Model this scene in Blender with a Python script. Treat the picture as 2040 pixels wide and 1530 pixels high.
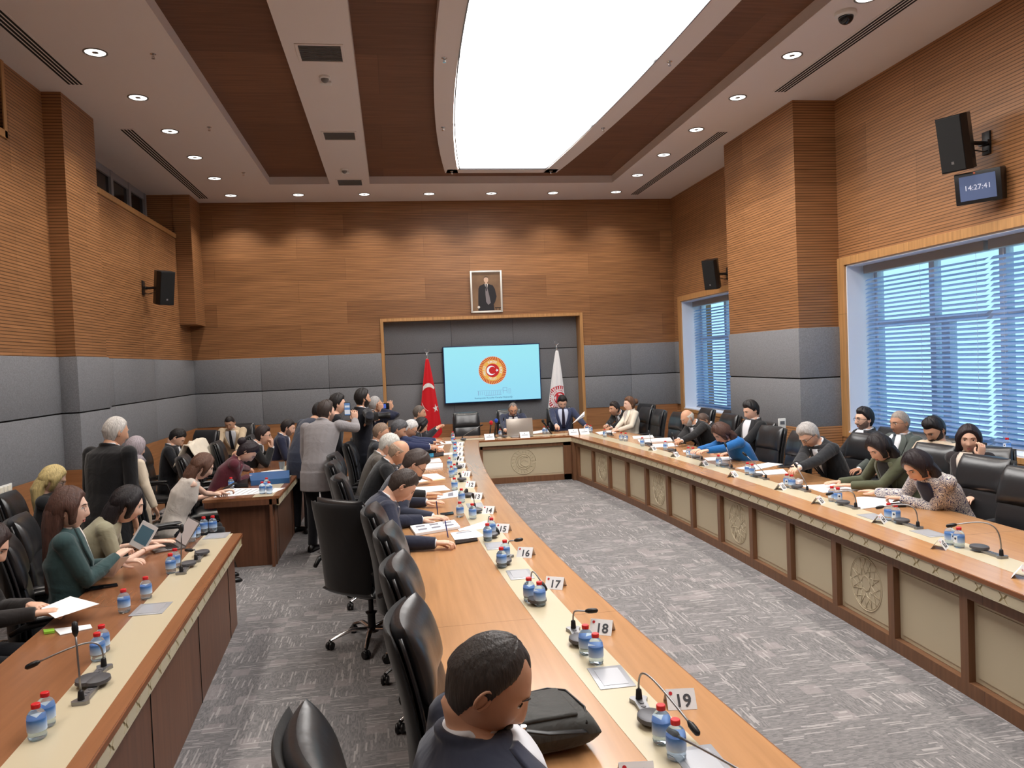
import bpy, bmesh, math, random
from mathutils import Vector, Matrix, Euler
random.seed(7)
PI = math.pi
for o in list(bpy.data.objects): bpy.data.objects.remove(o)
C = bpy.context.scene
COL = C.collection

# ------------------------------------------------------------------ camera
FPX, CAM_H = 1540.0, 2.1
YAW, PITCH, ROLL = 0.15292486, -0.03026241, -0.04102617
def cam_axes():
    cy, sy = math.cos(YAW), math.sin(YAW)
    f = Vector((sy*math.cos(PITCH), cy*math.cos(PITCH), math.sin(PITCH)))
    r = Vector((cy, -sy, 0)); u = r.cross(f)
    c, s = math.cos(ROLL), math.sin(ROLL)
    return c*r + s*u, -s*r + c*u, f
CR, CU, CF = cam_axes()
cam_data = bpy.data.cameras.new('camera'); cam = bpy.data.objects.new('camera', cam_data); COL.objects.link(cam)
cam_data.sensor_fit = 'HORIZONTAL'; cam_data.sensor_width = 36.0; cam_data.lens = 36.0*FPX/2040
cam_data.clip_start = 0.05; cam_data.clip_end = 200
m = Matrix.Identity(4)
for i in range(3):
    m[i][0], m[i][1], m[i][2] = CR[i], CU[i], -CF[i]
m[2][3] = CAM_H
cam.matrix_world = m
C.camera = cam
def ray(x, y): return CR*((x-1020)/FPX) + CU*(-(y-765)/FPX) + CF
def onz(x, y, z): d = ray(x, y); t = (z-CAM_H)/d.z; return Vector((d.x*t, d.y*t, z))
def ony(x, y, Y): d = ray(x, y); t = Y/d.y; return Vector((d.x*t, Y, CAM_H+d.z*t))
def onx(x, y, X): d = ray(x, y); t = X/d.x; return Vector((X, d.y*t, CAM_H+d.z*t))

# ------------------------------------------------------------------ view, world
C.view_settings.view_transform = 'Standard'; C.view_settings.look = 'None'
C.view_settings.exposure = 1.68; C.view_settings.gamma = 1.0
C.view_settings.use_curve_mapping = False
W = bpy.data.worlds.new('sky'); C.world = W; W.use_nodes = True
wn = W.node_tree.nodes; wl = W.node_tree.links
bg = wn['Background']
tc = wn.new('ShaderNodeTexCoord'); sx = wn.new('ShaderNodeSeparateXYZ'); rp = wn.new('ShaderNodeValToRGB')
wl.new(tc.outputs['Generated'], sx.inputs[0]); wl.new(sx.outputs['Z'], rp.inputs[0]); wl.new(rp.outputs[0], bg.inputs[0])
rp.color_ramp.elements[0].position = 0.0; rp.color_ramp.elements[0].color = (0.50, 0.80, 0.96, 1)
rp.color_ramp.elements[1].position = 0.5; rp.color_ramp.elements[1].color = (0.40, 0.74, 1.0, 1)
bg.inputs[1].default_value = .44

# ------------------------------------------------------------------ lights of the room
def lin(c): return tuple(((v/255)/12.92 if v/255 <= .04045 else ((v/255+.055)/1.055)**2.4) for v in c)
DOWN = [(-2.72, 8.15-1.24*k) for k in range(1, 8)] + [(-2.72, 8.15+1.285*k) for k in range(0, 6)] + \
       [(-1.54, 14.56), (-.36, 14.56), (.83, 14.56), (2.0, 14.56), (3.19, 14.56)] + \
       [(4.42, 14.52-1.33*k) for k in range(0, 12)]
ZC = 5.27
for i, (x, y) in enumerate(DOWN):
    l = bpy.data.lights.new('downlight_lamp', 'SPOT'); l.energy = 34; l.color = (1.0, .93, .84)
    l.spot_size = math.radians(115); l.spot_blend = 0.9; l.shadow_soft_size = .06
    o = bpy.data.objects.new('downlight_lamp', l); COL.objects.link(o); o.location = (x, y, ZC-.03)

# ------------------------------------------------------------------ materials
MATS = {}
def mat(name, rgb=(200, 200, 200), rough=.5, metal=0, spec=.5, emit=None, estr=0, trans=0, ior=1.45, coat=0, alpha=1):
    if name in MATS: return MATS[name]
    mt = bpy.data.materials.new(name); mt.use_nodes = True
    b = mt.node_tree.nodes['Principled BSDF']
    b.inputs['Base Color'].default_value = (*lin(rgb), 1); b.inputs['Roughness'].default_value = rough
    b.inputs['Metallic'].default_value = metal; b.inputs['Specular IOR Level'].default_value = spec
    b.inputs['IOR'].default_value = ior
    if trans: b.inputs['Transmission Weight'].default_value = trans
    if coat: b.inputs['Coat Weight'].default_value = coat; b.inputs['Coat Roughness'].default_value = .15
    if emit: b.inputs['Emission Color'].default_value = (*lin(emit), 1); b.inputs['Emission Strength'].default_value = estr
    MATS[name] = mt
    return mt
class NT:
    def __init__(s, mt): s.t = mt.node_tree; s.n = s.t.nodes; s.l = s.t.links; s.b = s.n['Principled BSDF']
    def new(s, kind, **kw):
        nd = s.n.new('ShaderNode'+kind)
        for k, v in kw.items(): setattr(nd, k, v)
        return nd
    def link(s, a, b): s.l.new(a, b)
    def math(s, op, a, b=None, clamp=False):
        nd = s.n.new('ShaderNodeMath'); nd.operation = op; nd.use_clamp = clamp
        for i, v in enumerate((a, b)):
            if v is None: continue
            if isinstance(v, (int, float)): nd.inputs[i].default_value = v
            else: s.l.new(v, nd.inputs[i])
        return nd.outputs[0]
    def mix(s, f, a, b, blend='MIX'):
        nd = s.n.new('ShaderNodeMix'); nd.data_type = 'RGBA'; nd.blend_type = blend
        if isinstance(f, (int, float)): nd.inputs[0].default_value = f
        else: s.l.new(f, nd.inputs[0])
        for i, v in ((6, a), (7, b)):
            if isinstance(v, tuple): nd.inputs[i].default_value = (*v, 1)
            else: s.l.new(v, nd.inputs[i])
        return nd.outputs[2]
    def bump(s, h, strength, dist):
        nd = s.n.new('ShaderNodeBump'); nd.inputs['Strength'].default_value = strength; nd.inputs['Distance'].default_value = dist
        s.l.new(h, nd.inputs['Height']); s.l.new(nd.outputs[0], s.b.inputs['Normal'])
def wood(name, c1, c2, mode='wall', bw=1.9, bh=.44, groove=.55, pitch=.032, rough=.42, coat=0, spec=.4):
    """veneer boards; mode wall: long side x+y, up z; ceil: across x, rows y; top: long y, rows x"""
    mt = mat(name, (150, 95, 55), rough, coat=coat, spec=spec); g = NT(mt)
    geo = g.new('NewGeometry'); sp = g.new('SeparateXYZ'); g.link(geo.outputs['Position'], sp.inputs[0])
    X, Y, Z = sp.outputs
    if mode == 'wall': u, v = g.math('ADD', X, Y), Z
    elif mode == 'ceil': u, v = X, Y
    elif mode == 'post': u, v = Z, g.math('ADD', X, Y)
    else: u, v = Y, X
    cb = g.new('CombineXYZ'); g.link(u, cb.inputs[0]); g.link(v, cb.inputs[1])
    br = g.new('TexBrick'); g.link(cb.outputs[0], br.inputs['Vector']); br.offset = .37
    br.inputs['Scale'].default_value = 1; br.inputs['Brick Width'].default_value = bw; br.inputs['Row Height'].default_value = bh
    br.inputs['Mortar Size'].default_value = .0025; br.inputs['Mortar Smooth'].default_value = 0
    br.inputs['Color1'].default_value = (*lin(c1), 1); br.inputs['Color2'].default_value = (*lin(c2), 1)
    br.inputs['Mortar'].default_value = (*[v*.55 for v in lin(c1)], 1)
    sc = g.new('CombineXYZ'); g.link(g.math('MULTIPLY', u, 1.2), sc.inputs[0]); g.link(g.math('MULTIPLY', v, 22), sc.inputs[1])
    nz = g.new('TexNoise'); nz.inputs['Scale'].default_value = 1.3; nz.inputs['Detail'].default_value = 5; g.link(sc.outputs[0], nz.inputs['Vector'])
    rm = g.new('MapRange'); rm.inputs[1].default_value = .3; rm.inputs[2].default_value = .7; rm.inputs[3].default_value, rm.inputs[4].default_value = (.90, 1.07) if mode == 'top' else (.78, 1.15)
    g.link(nz.outputs[0], rm.inputs[0])
    col = g.mix(1.0, br.outputs['Color'], rm.outputs[0], 'MULTIPLY')
    if groove:
        fr = g.math('FRACT', g.math('DIVIDE', v, pitch)); gv = g.math('LESS_THAN', fr, .26)
        k = g.math('SUBTRACT', 1.0, g.math('MULTIPLY', gv, groove))
        col = g.mix(1.0, col, k, 'MULTIPLY')
        g.bump(g.math('SUBTRACT', 1.0, gv), .25, .003)
    g.link(col, g.b.inputs['Base Color'])
    return mt
def cloth(name, rgb, rough=.85, bump=.35, scale=9, dist=.02, sheen=.2):
    if name in MATS: return MATS[name]
    mt = mat(name, rgb, rough, spec=.25); g = NT(mt)
    tcn = g.new('TexCoord'); nz = g.new('TexNoise'); nz.inputs['Scale'].default_value = scale; nz.inputs['Detail'].default_value = 3
    nz.inputs['Distortion'].default_value = .8
    g.link(tcn.outputs['Object'], nz.inputs['Vector']); g.bump(nz.outputs[0], bump, dist)
    g.b.inputs['Sheen Weight'].default_value = sheen
    return mt
M_WALL = wood('wood_wall', (160, 113, 74), (140, 97, 62), 'wall', 2.4, .42, .5)
M_WALLR = wood('wood_wall_ribbed', (166, 118, 78), (148, 103, 66), 'wall', 2.4, .60, .62, .034)
M_CEIL = wood('wood_ceiling', (126, 88, 66), (106, 72, 54), 'ceil', 6, 1.2, .12, .03, .6)
M_TRIM = wood('wood_trim', (186, 140, 90), (178, 132, 84), 'post', 4, .8, 0, rough=.4)
M_TOP = wood('wood_tabletop', (186, 138, 94), (178, 130, 86), 'top', 2.4, 3, 0, rough=.26, coat=.4)
M_DESK = wood('wood_desk_dark', (112, 74, 54), (104, 68, 50), 'post', 3, .9, 0, rough=.4)
M_FRAME = wood('wood_frame', (118, 82, 58), (112, 78, 54), 'post', 3, .9, 0, rough=.4)
M_EDGE = mat('wood_edge', (130, 78, 44), .35)
M_CREAM = mat('cream_inlay', (198, 186, 158), .35, coat=.15)
M_CREAMP = mat('cream_panel', (190, 177, 150), .55)
M_FASC = mat('fascia_tan', (168, 154, 118), .6)
M_WHITE = mat('white_plaster', (224, 216, 212), .8)
M_REVEAL = mat('white_board', (215, 220, 232), .6)
M_BLACK = mat('black_plastic', (22, 22, 24), .4)
M_DARK = mat('dark_gap', (14, 13, 13), .9)
M_CHROME = mat('chrome', (210, 210, 212), .18, 1)
M_STEEL = mat('brushed_steel', (150, 150, 152), .38, .9)
M_GREYP = mat('grey_plastic', (120, 120, 124), .4, .4)
M_WHITEP = mat('white_plastic', (225, 225, 222), .4)
M_PAPER = mat('white_paper', (236, 236, 238), .7)
M_INK = mat('ink_grey', (70, 72, 78), .7)
M_RED = mat('red_print', (190, 30, 40), .6)
M_CAP = mat('red_cap', (205, 28, 36), .35)
M_GLASSD = mat('dark_glass', (18, 24, 30), .12)
def leather():
    mt = mat('black_leather', (34, 35, 38), .30, spec=.8); g = NT(mt)
    tcn = g.new('TexCoord'); nz = g.new('TexNoise'); nz.inputs['Scale'].default_value = 4; nz.inputs['Detail'].default_value = 6
    g.link(tcn.outputs['Object'], nz.inputs['Vector']); g.bump(nz.outputs[0], .3, .02)
    return mt
M_LEATHER = leather()
M_CHFAB = cloth('chair_back_dark', (24, 23, 25), .75, .1)
def fabric():
    mt = mat('grey_fabric', (124, 125, 130), .95, spec=.15); g = NT(mt)
    geo = g.new('NewGeometry'); nz = g.new('TexNoise'); nz.inputs['Scale'].default_value = 90; nz.inputs['Detail'].default_value = 3
    g.link(geo.outputs['Position'], nz.inputs['Vector'])
    rm = g.new('MapRange'); rm.inputs[1].default_value = .3; rm.inputs[2].default_value = .7; rm.inputs[3].default_value = .82; rm.inputs[4].default_value = 1.14
    g.link(nz.outputs[0], rm.inputs[0])
    g.link(g.mix(1.0, (*lin((126, 127, 131)),), rm.outputs[0], 'MULTIPLY'), g.b.inputs['Base Color'])
    return mt
M_FAB = fabric()
def carpet():
    mt = mat('carpet', (120, 118, 118), .97, spec=.1); g = NT(mt)
    geo = g.new('NewGeometry'); sp = g.new('SeparateXYZ'); g.link(geo.outputs['Position'], sp.inputs[0])
    X, Y, Z = sp.outputs
    def dashes(a, b, w, h, seed, lo, hi):
        # random bright dashes: cells w long, h thin
        row = g.math('FLOOR', g.math('DIVIDE', b, h))
        wn_ = g.new('TexWhiteNoise', noise_dimensions='1D'); g.link(g.math('ADD', row, seed), wn_.inputs['W'])
        cell = g.math('FLOOR', g.math('ADD', g.math('DIVIDE', a, w), g.math('MULTIPLY', wn_.outputs[0], 7)))
        cb = g.new('CombineXYZ'); g.link(cell, cb.inputs[0]); g.link(row, cb.inputs[1]); cb.inputs[2].default_value = seed
        w2 = g.new('TexWhiteNoise', noise_dimensions='3D'); g.link(cb.outputs[0], w2.inputs['Vector'])
        r = g.new('MapRange'); r.inputs[1].default_value = lo; r.inputs[2].default_value = hi; g.link(w2.outputs[0], r.inputs[0])
        return r.outputs[0]
    # patches where the dashes run one way or the other
    cb = g.new('CombineXYZ'); g.link(g.math('FLOOR', g.math('DIVIDE', X, .25)), cb.inputs[0]); g.link(g.math('FLOOR', g.math('DIVIDE', Y, .25)), cb.inputs[1])
    pw = g.new('TexWhiteNoise', noise_dimensions='3D'); g.link(cb.outputs[0], pw.inputs['Vector'])
    sel = g.math('GREATER_THAN', pw.outputs[0], .5)
    d1 = dashes(X, Y, .12, .010, 1.0, .88, .92); d2 = dashes(Y, X, .12, .010, 5.0, .88, .92)
    d = g.mix(sel, d1, d2)
    f1 = dashes(X, Y, .028, .007, 11.0, 0, 1); f2 = dashes(Y, X, .028, .007, 17.0, 0, 1); f = g.mix(sel, f1, f2)
    nz = g.new('TexNoise'); nz.inputs['Scale'].default_value = 2.2; nz.inputs['Detail'].default_value = 2; g.link(geo.outputs['Position'], nz.inputs['Vector'])
    cbb = g.new('CombineXYZ'); g.link(g.math('FLOOR', g.math('DIVIDE', X, .12)), cbb.inputs[0]); g.link(g.math('FLOOR', g.math('DIVIDE', Y, .12)), cbb.inputs[1]); cbb.inputs[2].default_value = 3.
    bl = g.new('TexWhiteNoise', noise_dimensions='3D'); g.link(cbb.outputs[0], bl.inputs['Vector'])
    blk = g.math('MULTIPLY', g.math('GREATER_THAN', bl.outputs[0], .88), .5)
    base = g.mix(f, lin((108, 106, 107)), lin((134, 131, 131)))
    c = g.mix(blk, base, lin((152, 145, 145)))
    c = g.mix(g.math('MULTIPLY', d, .6), c, lin((176, 171, 169)))
    rm = g.new('MapRange'); rm.inputs[3].default_value = .82; rm.inputs[4].default_value = 1.15; g.link(nz.outputs[0], rm.inputs[0])
    g.link(g.mix(1.0, c, rm.outputs[0], 'MULTIPLY'), g.b.inputs['Base Color'])
    return mt
M_CARPET = carpet()

# ------------------------------------------------------------------ mesh helpers
class MB:
    def __init__(s): s.v = []; s.f = []; s.m = []; s.cm = 0
    def add(s, vs, fs, mi=None):
        o = len(s.v); s.v += [tuple(p) for p in vs]; s.f += [tuple(i+o for i in f) for f in fs]; s.m += [s.cm if mi is None else mi]*len(fs)
    def box(s, x0, y0, z0, x1, y1, z1, M=None, b=0):
        if x0 > x1: x0, x1 = x1, x0
        if y0 > y1: y0, y1 = y1, y0
        if z0 > z1: z0, z1 = z1, z0
        if b:
            b = min(b, (x1-x0)/2.01, (y1-y0)/2.01, (z1-z0)/2.01)
            bm = bmesh.new(); bmesh.ops.create_cube(bm, size=1)
            for v in bm.verts: v.co = Vector(((x0+x1)/2+v.co.x*(x1-x0), (y0+y1)/2+v.co.y*(y1-y0), (z0+z1)/2+v.co.z*(z1-z0)))
            bmesh.ops.bevel(bm, geom=bm.edges[:], offset=b, segments=2, profile=.5, affect='EDGES')
            vs = [v.co.copy() for v in bm.verts]; bm.verts.index_update(); fs = [[v.index for v in f.verts] for f in bm.faces]; bm.free()
        else:
            vs = [Vector(p) for p in ((x0, y0, z0), (x1, y0, z0), (x1, y1, z0), (x0, y1, z0), (x0, y0, z1), (x1, y0, z1), (x1, y1, z1), (x0, y1, z1))]
            fs = [(0, 3, 2, 1), (4, 5, 6, 7), (0, 1, 5, 4), (1, 2, 6, 5), (2, 3, 7, 6), (3, 0, 4, 7)]
        if M: vs = [M @ v for v in vs]
        s.add(vs, fs)
    def rings(s, rings, cap=True, closed=True):
        n = len(rings[0]); vs = [p for r in rings for p in r]; fs = []
        for i in range(len(rings)-1):
            for j in range(n if closed else n-1):
                k = (j+1) % n
                fs.append((i*n+j, i*n+k, (i+1)*n+k, (i+1)*n+j))
        if cap and closed:
            fs.append(tuple(range(n))[::-1]); fs.append(tuple((len(rings)-1)*n+j for j in range(n)))
        s.add(vs, fs)
    def tube(s, pts, r, n=8, flat=None):
        pts = [Vector(p) for p in pts]; R = []
        prev = None
        for i, p in enumerate(pts):
            t = (pts[min(i+1, len(pts)-1)]-pts[max(i-1, 0)])
            if t.length < 1e-9: t = Vector((0, 0, 1))
            t.normalize()
            if prev is None:
                a = Vector((0, 0, 1)) if abs(t.z) < .9 else Vector((1, 0, 0))
                u = t.cross(a).normalized()
            else:
                u = (prev - t*prev.dot(t))
                u = u.normalized() if u.length > 1e-6 else t.orthogonal().normalized()
            prev = u; w = t.cross(u)
            rr = r[i] if isinstance(r, (list, tuple)) else r
            fl = flat if flat else 1
            R.append([p+u*rr*math.cos(2*PI*k/n)+w*rr*fl*math.sin(2*PI*k/n) for k in range(n)])
        s.rings(R)
    def lathe(s, prof, n=16, o=(0, 0, 0), M=None):
        R = []
        for r, z in prof:
            ring = [Vector((o[0]+r*math.cos(2*PI*k/n), o[1]+r*math.sin(2*PI*k/n), o[2]+z)) for k in range(n)]
            if M: ring = [M @ v for v in ring]
            R.append(ring)
        s.rings(R)
    def ell(s, c, r, nu=14, nv=10, M=None, p=1):
        c = Vector(c); R = []
        f = lambda a: math.copysign(abs(a)**p, a)
        for i in range(nv+1):
            ph = -PI/2+PI*i/nv
            ph = max(-PI/2+.02, min(PI/2-.02, ph))
            ring = []
            for k in range(nu):
                th = 2*PI*k/nu
                v = Vector((r[0]*f(math.cos(ph))*f(math.cos(th)), r[1]*f(math.cos(ph))*f(math.sin(th)), r[2]*f(math.sin(ph))))
                if M: v = M @ v
                ring.append(c+v)
            R.append(ring)
        s.rings(R)
    def prism(s, poly, a, b):
        """poly of 3D points; extruded by vector b-a (a, b offsets)"""
        P = [Vector(p)+Vector(a) for p in poly]; Q = [Vector(p)+Vector(b) for p in poly]; n = len(P)
        s.add(P+Q, [tuple(range(n))[::-1], tuple(range(n, 2*n))]+[(i, (i+1) % n, n+(i+1) % n, n+i) for i in range(n)])
    def slab(s, left, right, z0, z1):
        """two plan polylines (same count) -> solid band"""
        R = [[Vector((a[0], a[1], z0)), Vector((b[0], b[1], z0)), Vector((b[0], b[1], z1)), Vector((a[0], a[1], z1))] for a, b in zip(left, right)]
        s.rings(R)
    def join(s, o, M=None):
        off = len(s.v)
        s.v += [tuple(M @ Vector(p)) if M else p for p in o.v]; s.f += [tuple(i+off for i in f) for f in o.f]; s.m += o.m
    def xf(s, M): s.v = [tuple(M @ Vector(p)) for p in s.v]; return s
    def build(s, name, mats, parent=None, smooth=False, kind=None, fix=True, auto=None):
        me = bpy.data.meshes.new(name); me.from_pydata(s.v, [], s.f)
        if not isinstance(mats, (list, tuple)): mats = [mats]
        for mm in mats: me.materials.append(mm)
        if len(mats) > 1: me.polygons.foreach_set('material_index', [min(i, len(mats)-1) for i in s.m])
        if fix:
            bm = bmesh.new(); bm.from_mesh(me); bmesh.ops.recalc_face_normals(bm, faces=bm.faces[:]); bm.to_mesh(me); bm.free()
        if smooth: me.polygons.foreach_set('use_smooth', [True]*len(me.polygons))
        me.update()
        if auto and smooth: me.set_sharp_from_angle(angle=math.radians(auto))
        o = bpy.data.objects.new(name, me); COL.objects.link(o)
        if parent: o.parent = parent
        if kind: o['kind'] = kind
        return o
def thing(name, label, cat, loc=(0, 0, 0), rotz=0, group=None):
    o = bpy.data.objects.new(name, None); COL.objects.link(o); o.empty_display_size = .1
    o.location = loc; o.rotation_euler = (0, 0, rotz); o['label'] = label; o['category'] = cat
    if group: o['group'] = group
    return o
def tag(o, label, cat, group=None, kind=None):
    o['label'] = label; o['category'] = cat
    if group: o['group'] = group
    if kind: o['kind'] = kind
    return o
def dup(root, loc, rotz, label, group=None):
    r = root.copy(); COL.objects.link(r); r.location = loc; r.rotation_euler = (0, 0, rotz); r['label'] = label
    if group: r['group'] = group
    for ch in list(root.children):
        c = ch.copy(); COL.objects.link(c); c.parent = r
        for gch in ch.children:
            d = gch.copy(); COL.objects.link(d); d.parent = c
    return r
def text_mb(s, size, M, depth=.0005, align='CENTER', bold=0):
    cu = bpy.data.curves.new('t', 'FONT'); cu.body = s; cu.size = size; cu.align_x = align; cu.align_y = 'CENTER'; cu.extrude = depth; cu.offset = size*bold; cu.resolution_u = 3
    ob = bpy.data.objects.new('t', cu); COL.objects.link(ob)
    dg = bpy.context.evaluated_depsgraph_get(); me = bpy.data.meshes.new_from_object(ob.evaluated_get(dg))
    b = MB(); b.add([M @ v.co for v in me.vertices], [tuple(p.vertices) for p in me.polygons])
    bpy.data.objects.remove(ob); bpy.data.curves.remove(cu); bpy.data.meshes.remove(me)
    return b
def RZ(a): return Matrix.Rotation(a, 4, 'Z')
def RX(a): return Matrix.Rotation(a, 4, 'X')
def RY(a): return Matrix.Rotation(a, 4, 'Y')
def T(x, y=None, z=None): return Matrix.Translation(Vector(x) if y is None else Vector((x, y, z)))
def lerp(a, b, t): return a+(b-a)*t
# ================================================================== ROOM
XL, XR, YB, YN, YF = -3.68, 5.77, 15.2, 15.5, -3.0   # left, right, back wall, niche back, wall behind the camera
ZF0, ZF1, ZFM = 1.08, 2.345, 1.715                    # fabric band
def S(name, mb, mt, **k): return mb.build(name, mt, kind='structure', **k)
b = MB(); b.box(XL-.8, YF-.2, -.1, XR+.8, YN+.3, 0); S('floor', b, M_CARPET)
# --- back wall (with the niche opening X -.19..3.83, Z 0..3.01)
NX0, NX1, NZ = -.13, 3.77, 2.95
b = MB()
b.box(XL-.8, YB, 0, NX0-.04, YB+.5, 5.6); b.box(NX1+.04, YB, 0, XR+.8, YB+.5, 5.6); b.box(NX0-.04, YB, NZ+.04, NX1+.04, YB+.5, 5.6)
b.box(NX0-.05, YN+.02, 0, NX1+.05, YN+.2, 3.2)
wall_back = S('wall_back', b, M_WALL)
def panels(parent, plane, a0, a1, cuts, pos, side, z0=ZF0, z1=ZF1, zm=ZFM, th=.03):
    """upholstered panels over the wall, two rows, with a dark shadow gap between"""
    bk = MB(); rows = [(z0, zm-.008), (zm+.008, z1)]
    e = [a0]+cuts+[a1]
    def bx(mb, u0, u1, za, zb, t, bev):
        if plane == 'Y': mb.box(u0, pos, za, u1, pos-t, zb, b=bev)
        else: mb.box(pos, u0, za, pos+side*t, u1, zb, b=bev)
    bx(bk, a0, a1, z0, z1, .01, 0)
    bk.build('panel_gap', M_DARK, parent)
    for i in range(len(e)-1):
        for za, zb in rows:
            p = MB(); bx(p, e[i]+.0015, e[i+1]-.0015, za, zb, th, .005); p.build('fabric_panel', M_FAB, parent, True, auto=40)
panels(wall_back, 'Y', XL, NX0-.06, [-2.45, -1.2], YB, -1)
panels(wall_back, 'Y', NX1+.06, XR, [4.8], YB, -1)
# niche fabric: three rows
for za, zb in ((.88, 1.70), (1.716, 2.31), (2.326, 2.95)):
    for x0, x1 in ((NX0, 1.2), (1.2, 2.45), (2.45, NX1)):
        p = MB(); p.box(x0+.0015, YN+.02, za, x1-.0015, YN-.01, zb, b=.005); p.build('fabric_panel', M_FAB, wall_back, True, auto=40)
p = MB(); p.box(NX0, YN+.03, .8, NX1, YN+.005, 2.95); p.build('panel_gap', M_DARK, wall_back)
# niche frame and lining
b = MB(); t = .06
b.box(NX0-t, YB-.03, 0, NX0, YN, NZ+t); b.box(NX1, YB-.03, 0, NX1+t, YN, NZ+t); b.box(NX0, YB-.03, NZ, NX1, YN, NZ+t)
S('trim_1', b, M_TRIM)
b = MB(); b.box(XL, YB-.02, 0, NX0-t, YB, ZF0, b=.004); b.box(NX1+t, YB-.02, 0, XR, YB, ZF0, b=.004); b.box(NX0, YN-.04, 0, NX1, YN-.01, .88, b=.004)
S('trim_2', b, wood('wood_dado', (166, 116, 76), (152, 104, 68), 'wall', 2.2, .36, 0))
# --- left wall: lower part flush, clerestory recess above 4.55, pilasters
b = MB()
b.box(XL-.15, YF, 0, XL, YB, 4.5)
for y0, y1 in ((9.28, 10.23), (2.6, 3.55), (14.5, YB)):
    b.box(XL-.9, y0, 4.5, XL, y1, 5.6)
b.box(-4.35, YF, 4.4, -4.2, YB, 4.56)
b.box(-4.35, YF, 4.4, XL-.15, YB, 4.5)
b.box(XL, 9.28, 0, -3.48, 10.23, 5.5)
b.box(XL, 2.6, 0, -3.48, 3.55, 5.5)
b.box(XL-.6, 8.42, 4.5, XL, 9.28, 5.6)
b.box(XL-.02, 14.48, 2.98, -3.41, YB, 5.5)
wall_left = S('wall_left', b, M_WALLR)
panels(wall_left, 'X', 10.23, YB, [10.95, 12.75], XL, 1)
panels(wall_left, 'X', 3.55, 9.28, [5.4, 7.3], XL, 1)
panels(wall_left, 'X', YF, 2.6, [0], XL, 1)
for y0, y1 in ((9.28, 10.23), (2.6, 3.55)):
    pm = MB(); 
    for za, zb in ((ZF0, ZFM-.008), (ZFM+.008, ZF1)): pm.box(XL, y0-.02, za, -3.46, y1+.02, zb, b=.005)
    pm.build('fabric_panel', M_FAB, wall_left, True, auto=40)
    pm = MB(); pm.box(XL, y0-.005, ZF0, -3.475, y1+.005, ZF1); pm.build('panel_gap', M_DARK, wall_left)
b = MB(); b.box(XL-.62, 10.23, 4.5, XL+.015, 14.5, 4.58, b=.005); b.box(XL-.62, 3.55, 4.5, XL+.015, 8.42, 4.58, b=.005)
b.box(XL, 8.36, 4.5, XL+.015, 8.42, 5.3, b=.003)
S('trim_3', b, M_TRIM)
b = MB(); b.box(XL, YF, 0, XL+.035, 9.28, ZF0, b=.004); b.box(XL, 10.23, 0, XL+.035, YB, ZF0, b=.004); b.box(XL, 9.26, 0, -3.45, 10.25, ZF0, b=.004)
S('trim_4', b, MATS['wood_dado'])
# clerestory windows
def clerestory(n, y0, y1, k):
    b = MB(); x = -4.18; w = (y1-y0)/k
    b.box(x, y0, 4.58, x+.05, y1, 4.66); b.box(x, y0, 5.16, x+.05, y1, 5.3)
    for i in range(k+1): b.box(x, y0+w*i-.05, 4.58, x+.06, y0+w*i+.05, 5.27)
    o = S('window_%d' % n, b, mat('window_grey', (150, 152, 158), .5))
    g = MB(); g.box(x-.01, y0, 4.6, x+.02, y1, 5.2); g.build('pane', M_GLASSD, o)
clerestory(3, 10.3, 14.4, 5); clerestory(4, 3.6, 8.4, 5)
b = MB(); b.box(-4.4, YF, 4.4, -4.2, YB, 5.5); S('wall_clerestory', b, M_WHITE)
# --- right wall with two windows and the pilaster between them
b = MB()
WZ0, WZ1 = 1.0, 3.14
WIN = [(11.33, 14.78), (4.9, 9.12)]
ys = [YF, 1.0, 3.95, WIN[1][0], WIN[1][1], WIN[0][0], WIN[0][1], YB]
b.box(XR, YF, 0, XR+.25, YB, WZ0); b.box(XR, YF, WZ1, XR+.25, YB, 5.6)
b.box(XR, WIN[1][1], WZ0, XR+.25, WIN[0][0], WZ1); b.box(XR, WIN[0][1], WZ0, XR+.25, YB, WZ1); b.box(XR, YF, WZ0, XR+.25, WIN[1][0], WZ1)
b.box(5.19, 9.27, 0, XR, 11.33, 5.5); b.box(5.19, 2.6, 0, XR, 3.95, 5.5)
wall_right = S('wall_right', b, M_WALLR)
panels(wall_right, 'X', 14.95, YB, [], XR, -1)
for y0, y1 in ((9.27, 11.33), (2.6, 3.95)):
    for za, zb in ((ZF0, ZFM-.008), (ZFM+.008, ZF1+.02)):
        pm = MB(); pm.box(XR, y0-.02, za, 5.17, y1+.005, zb, b=.005); pm.build('fabric_panel', M_FAB, wall_right, True, auto=40)
    pm = MB(); pm.box(XR, y0-.005, ZF0, 5.185, y1+.002, ZF1+.01); pm.build('panel_gap', M_DARK, wall_right)
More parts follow.
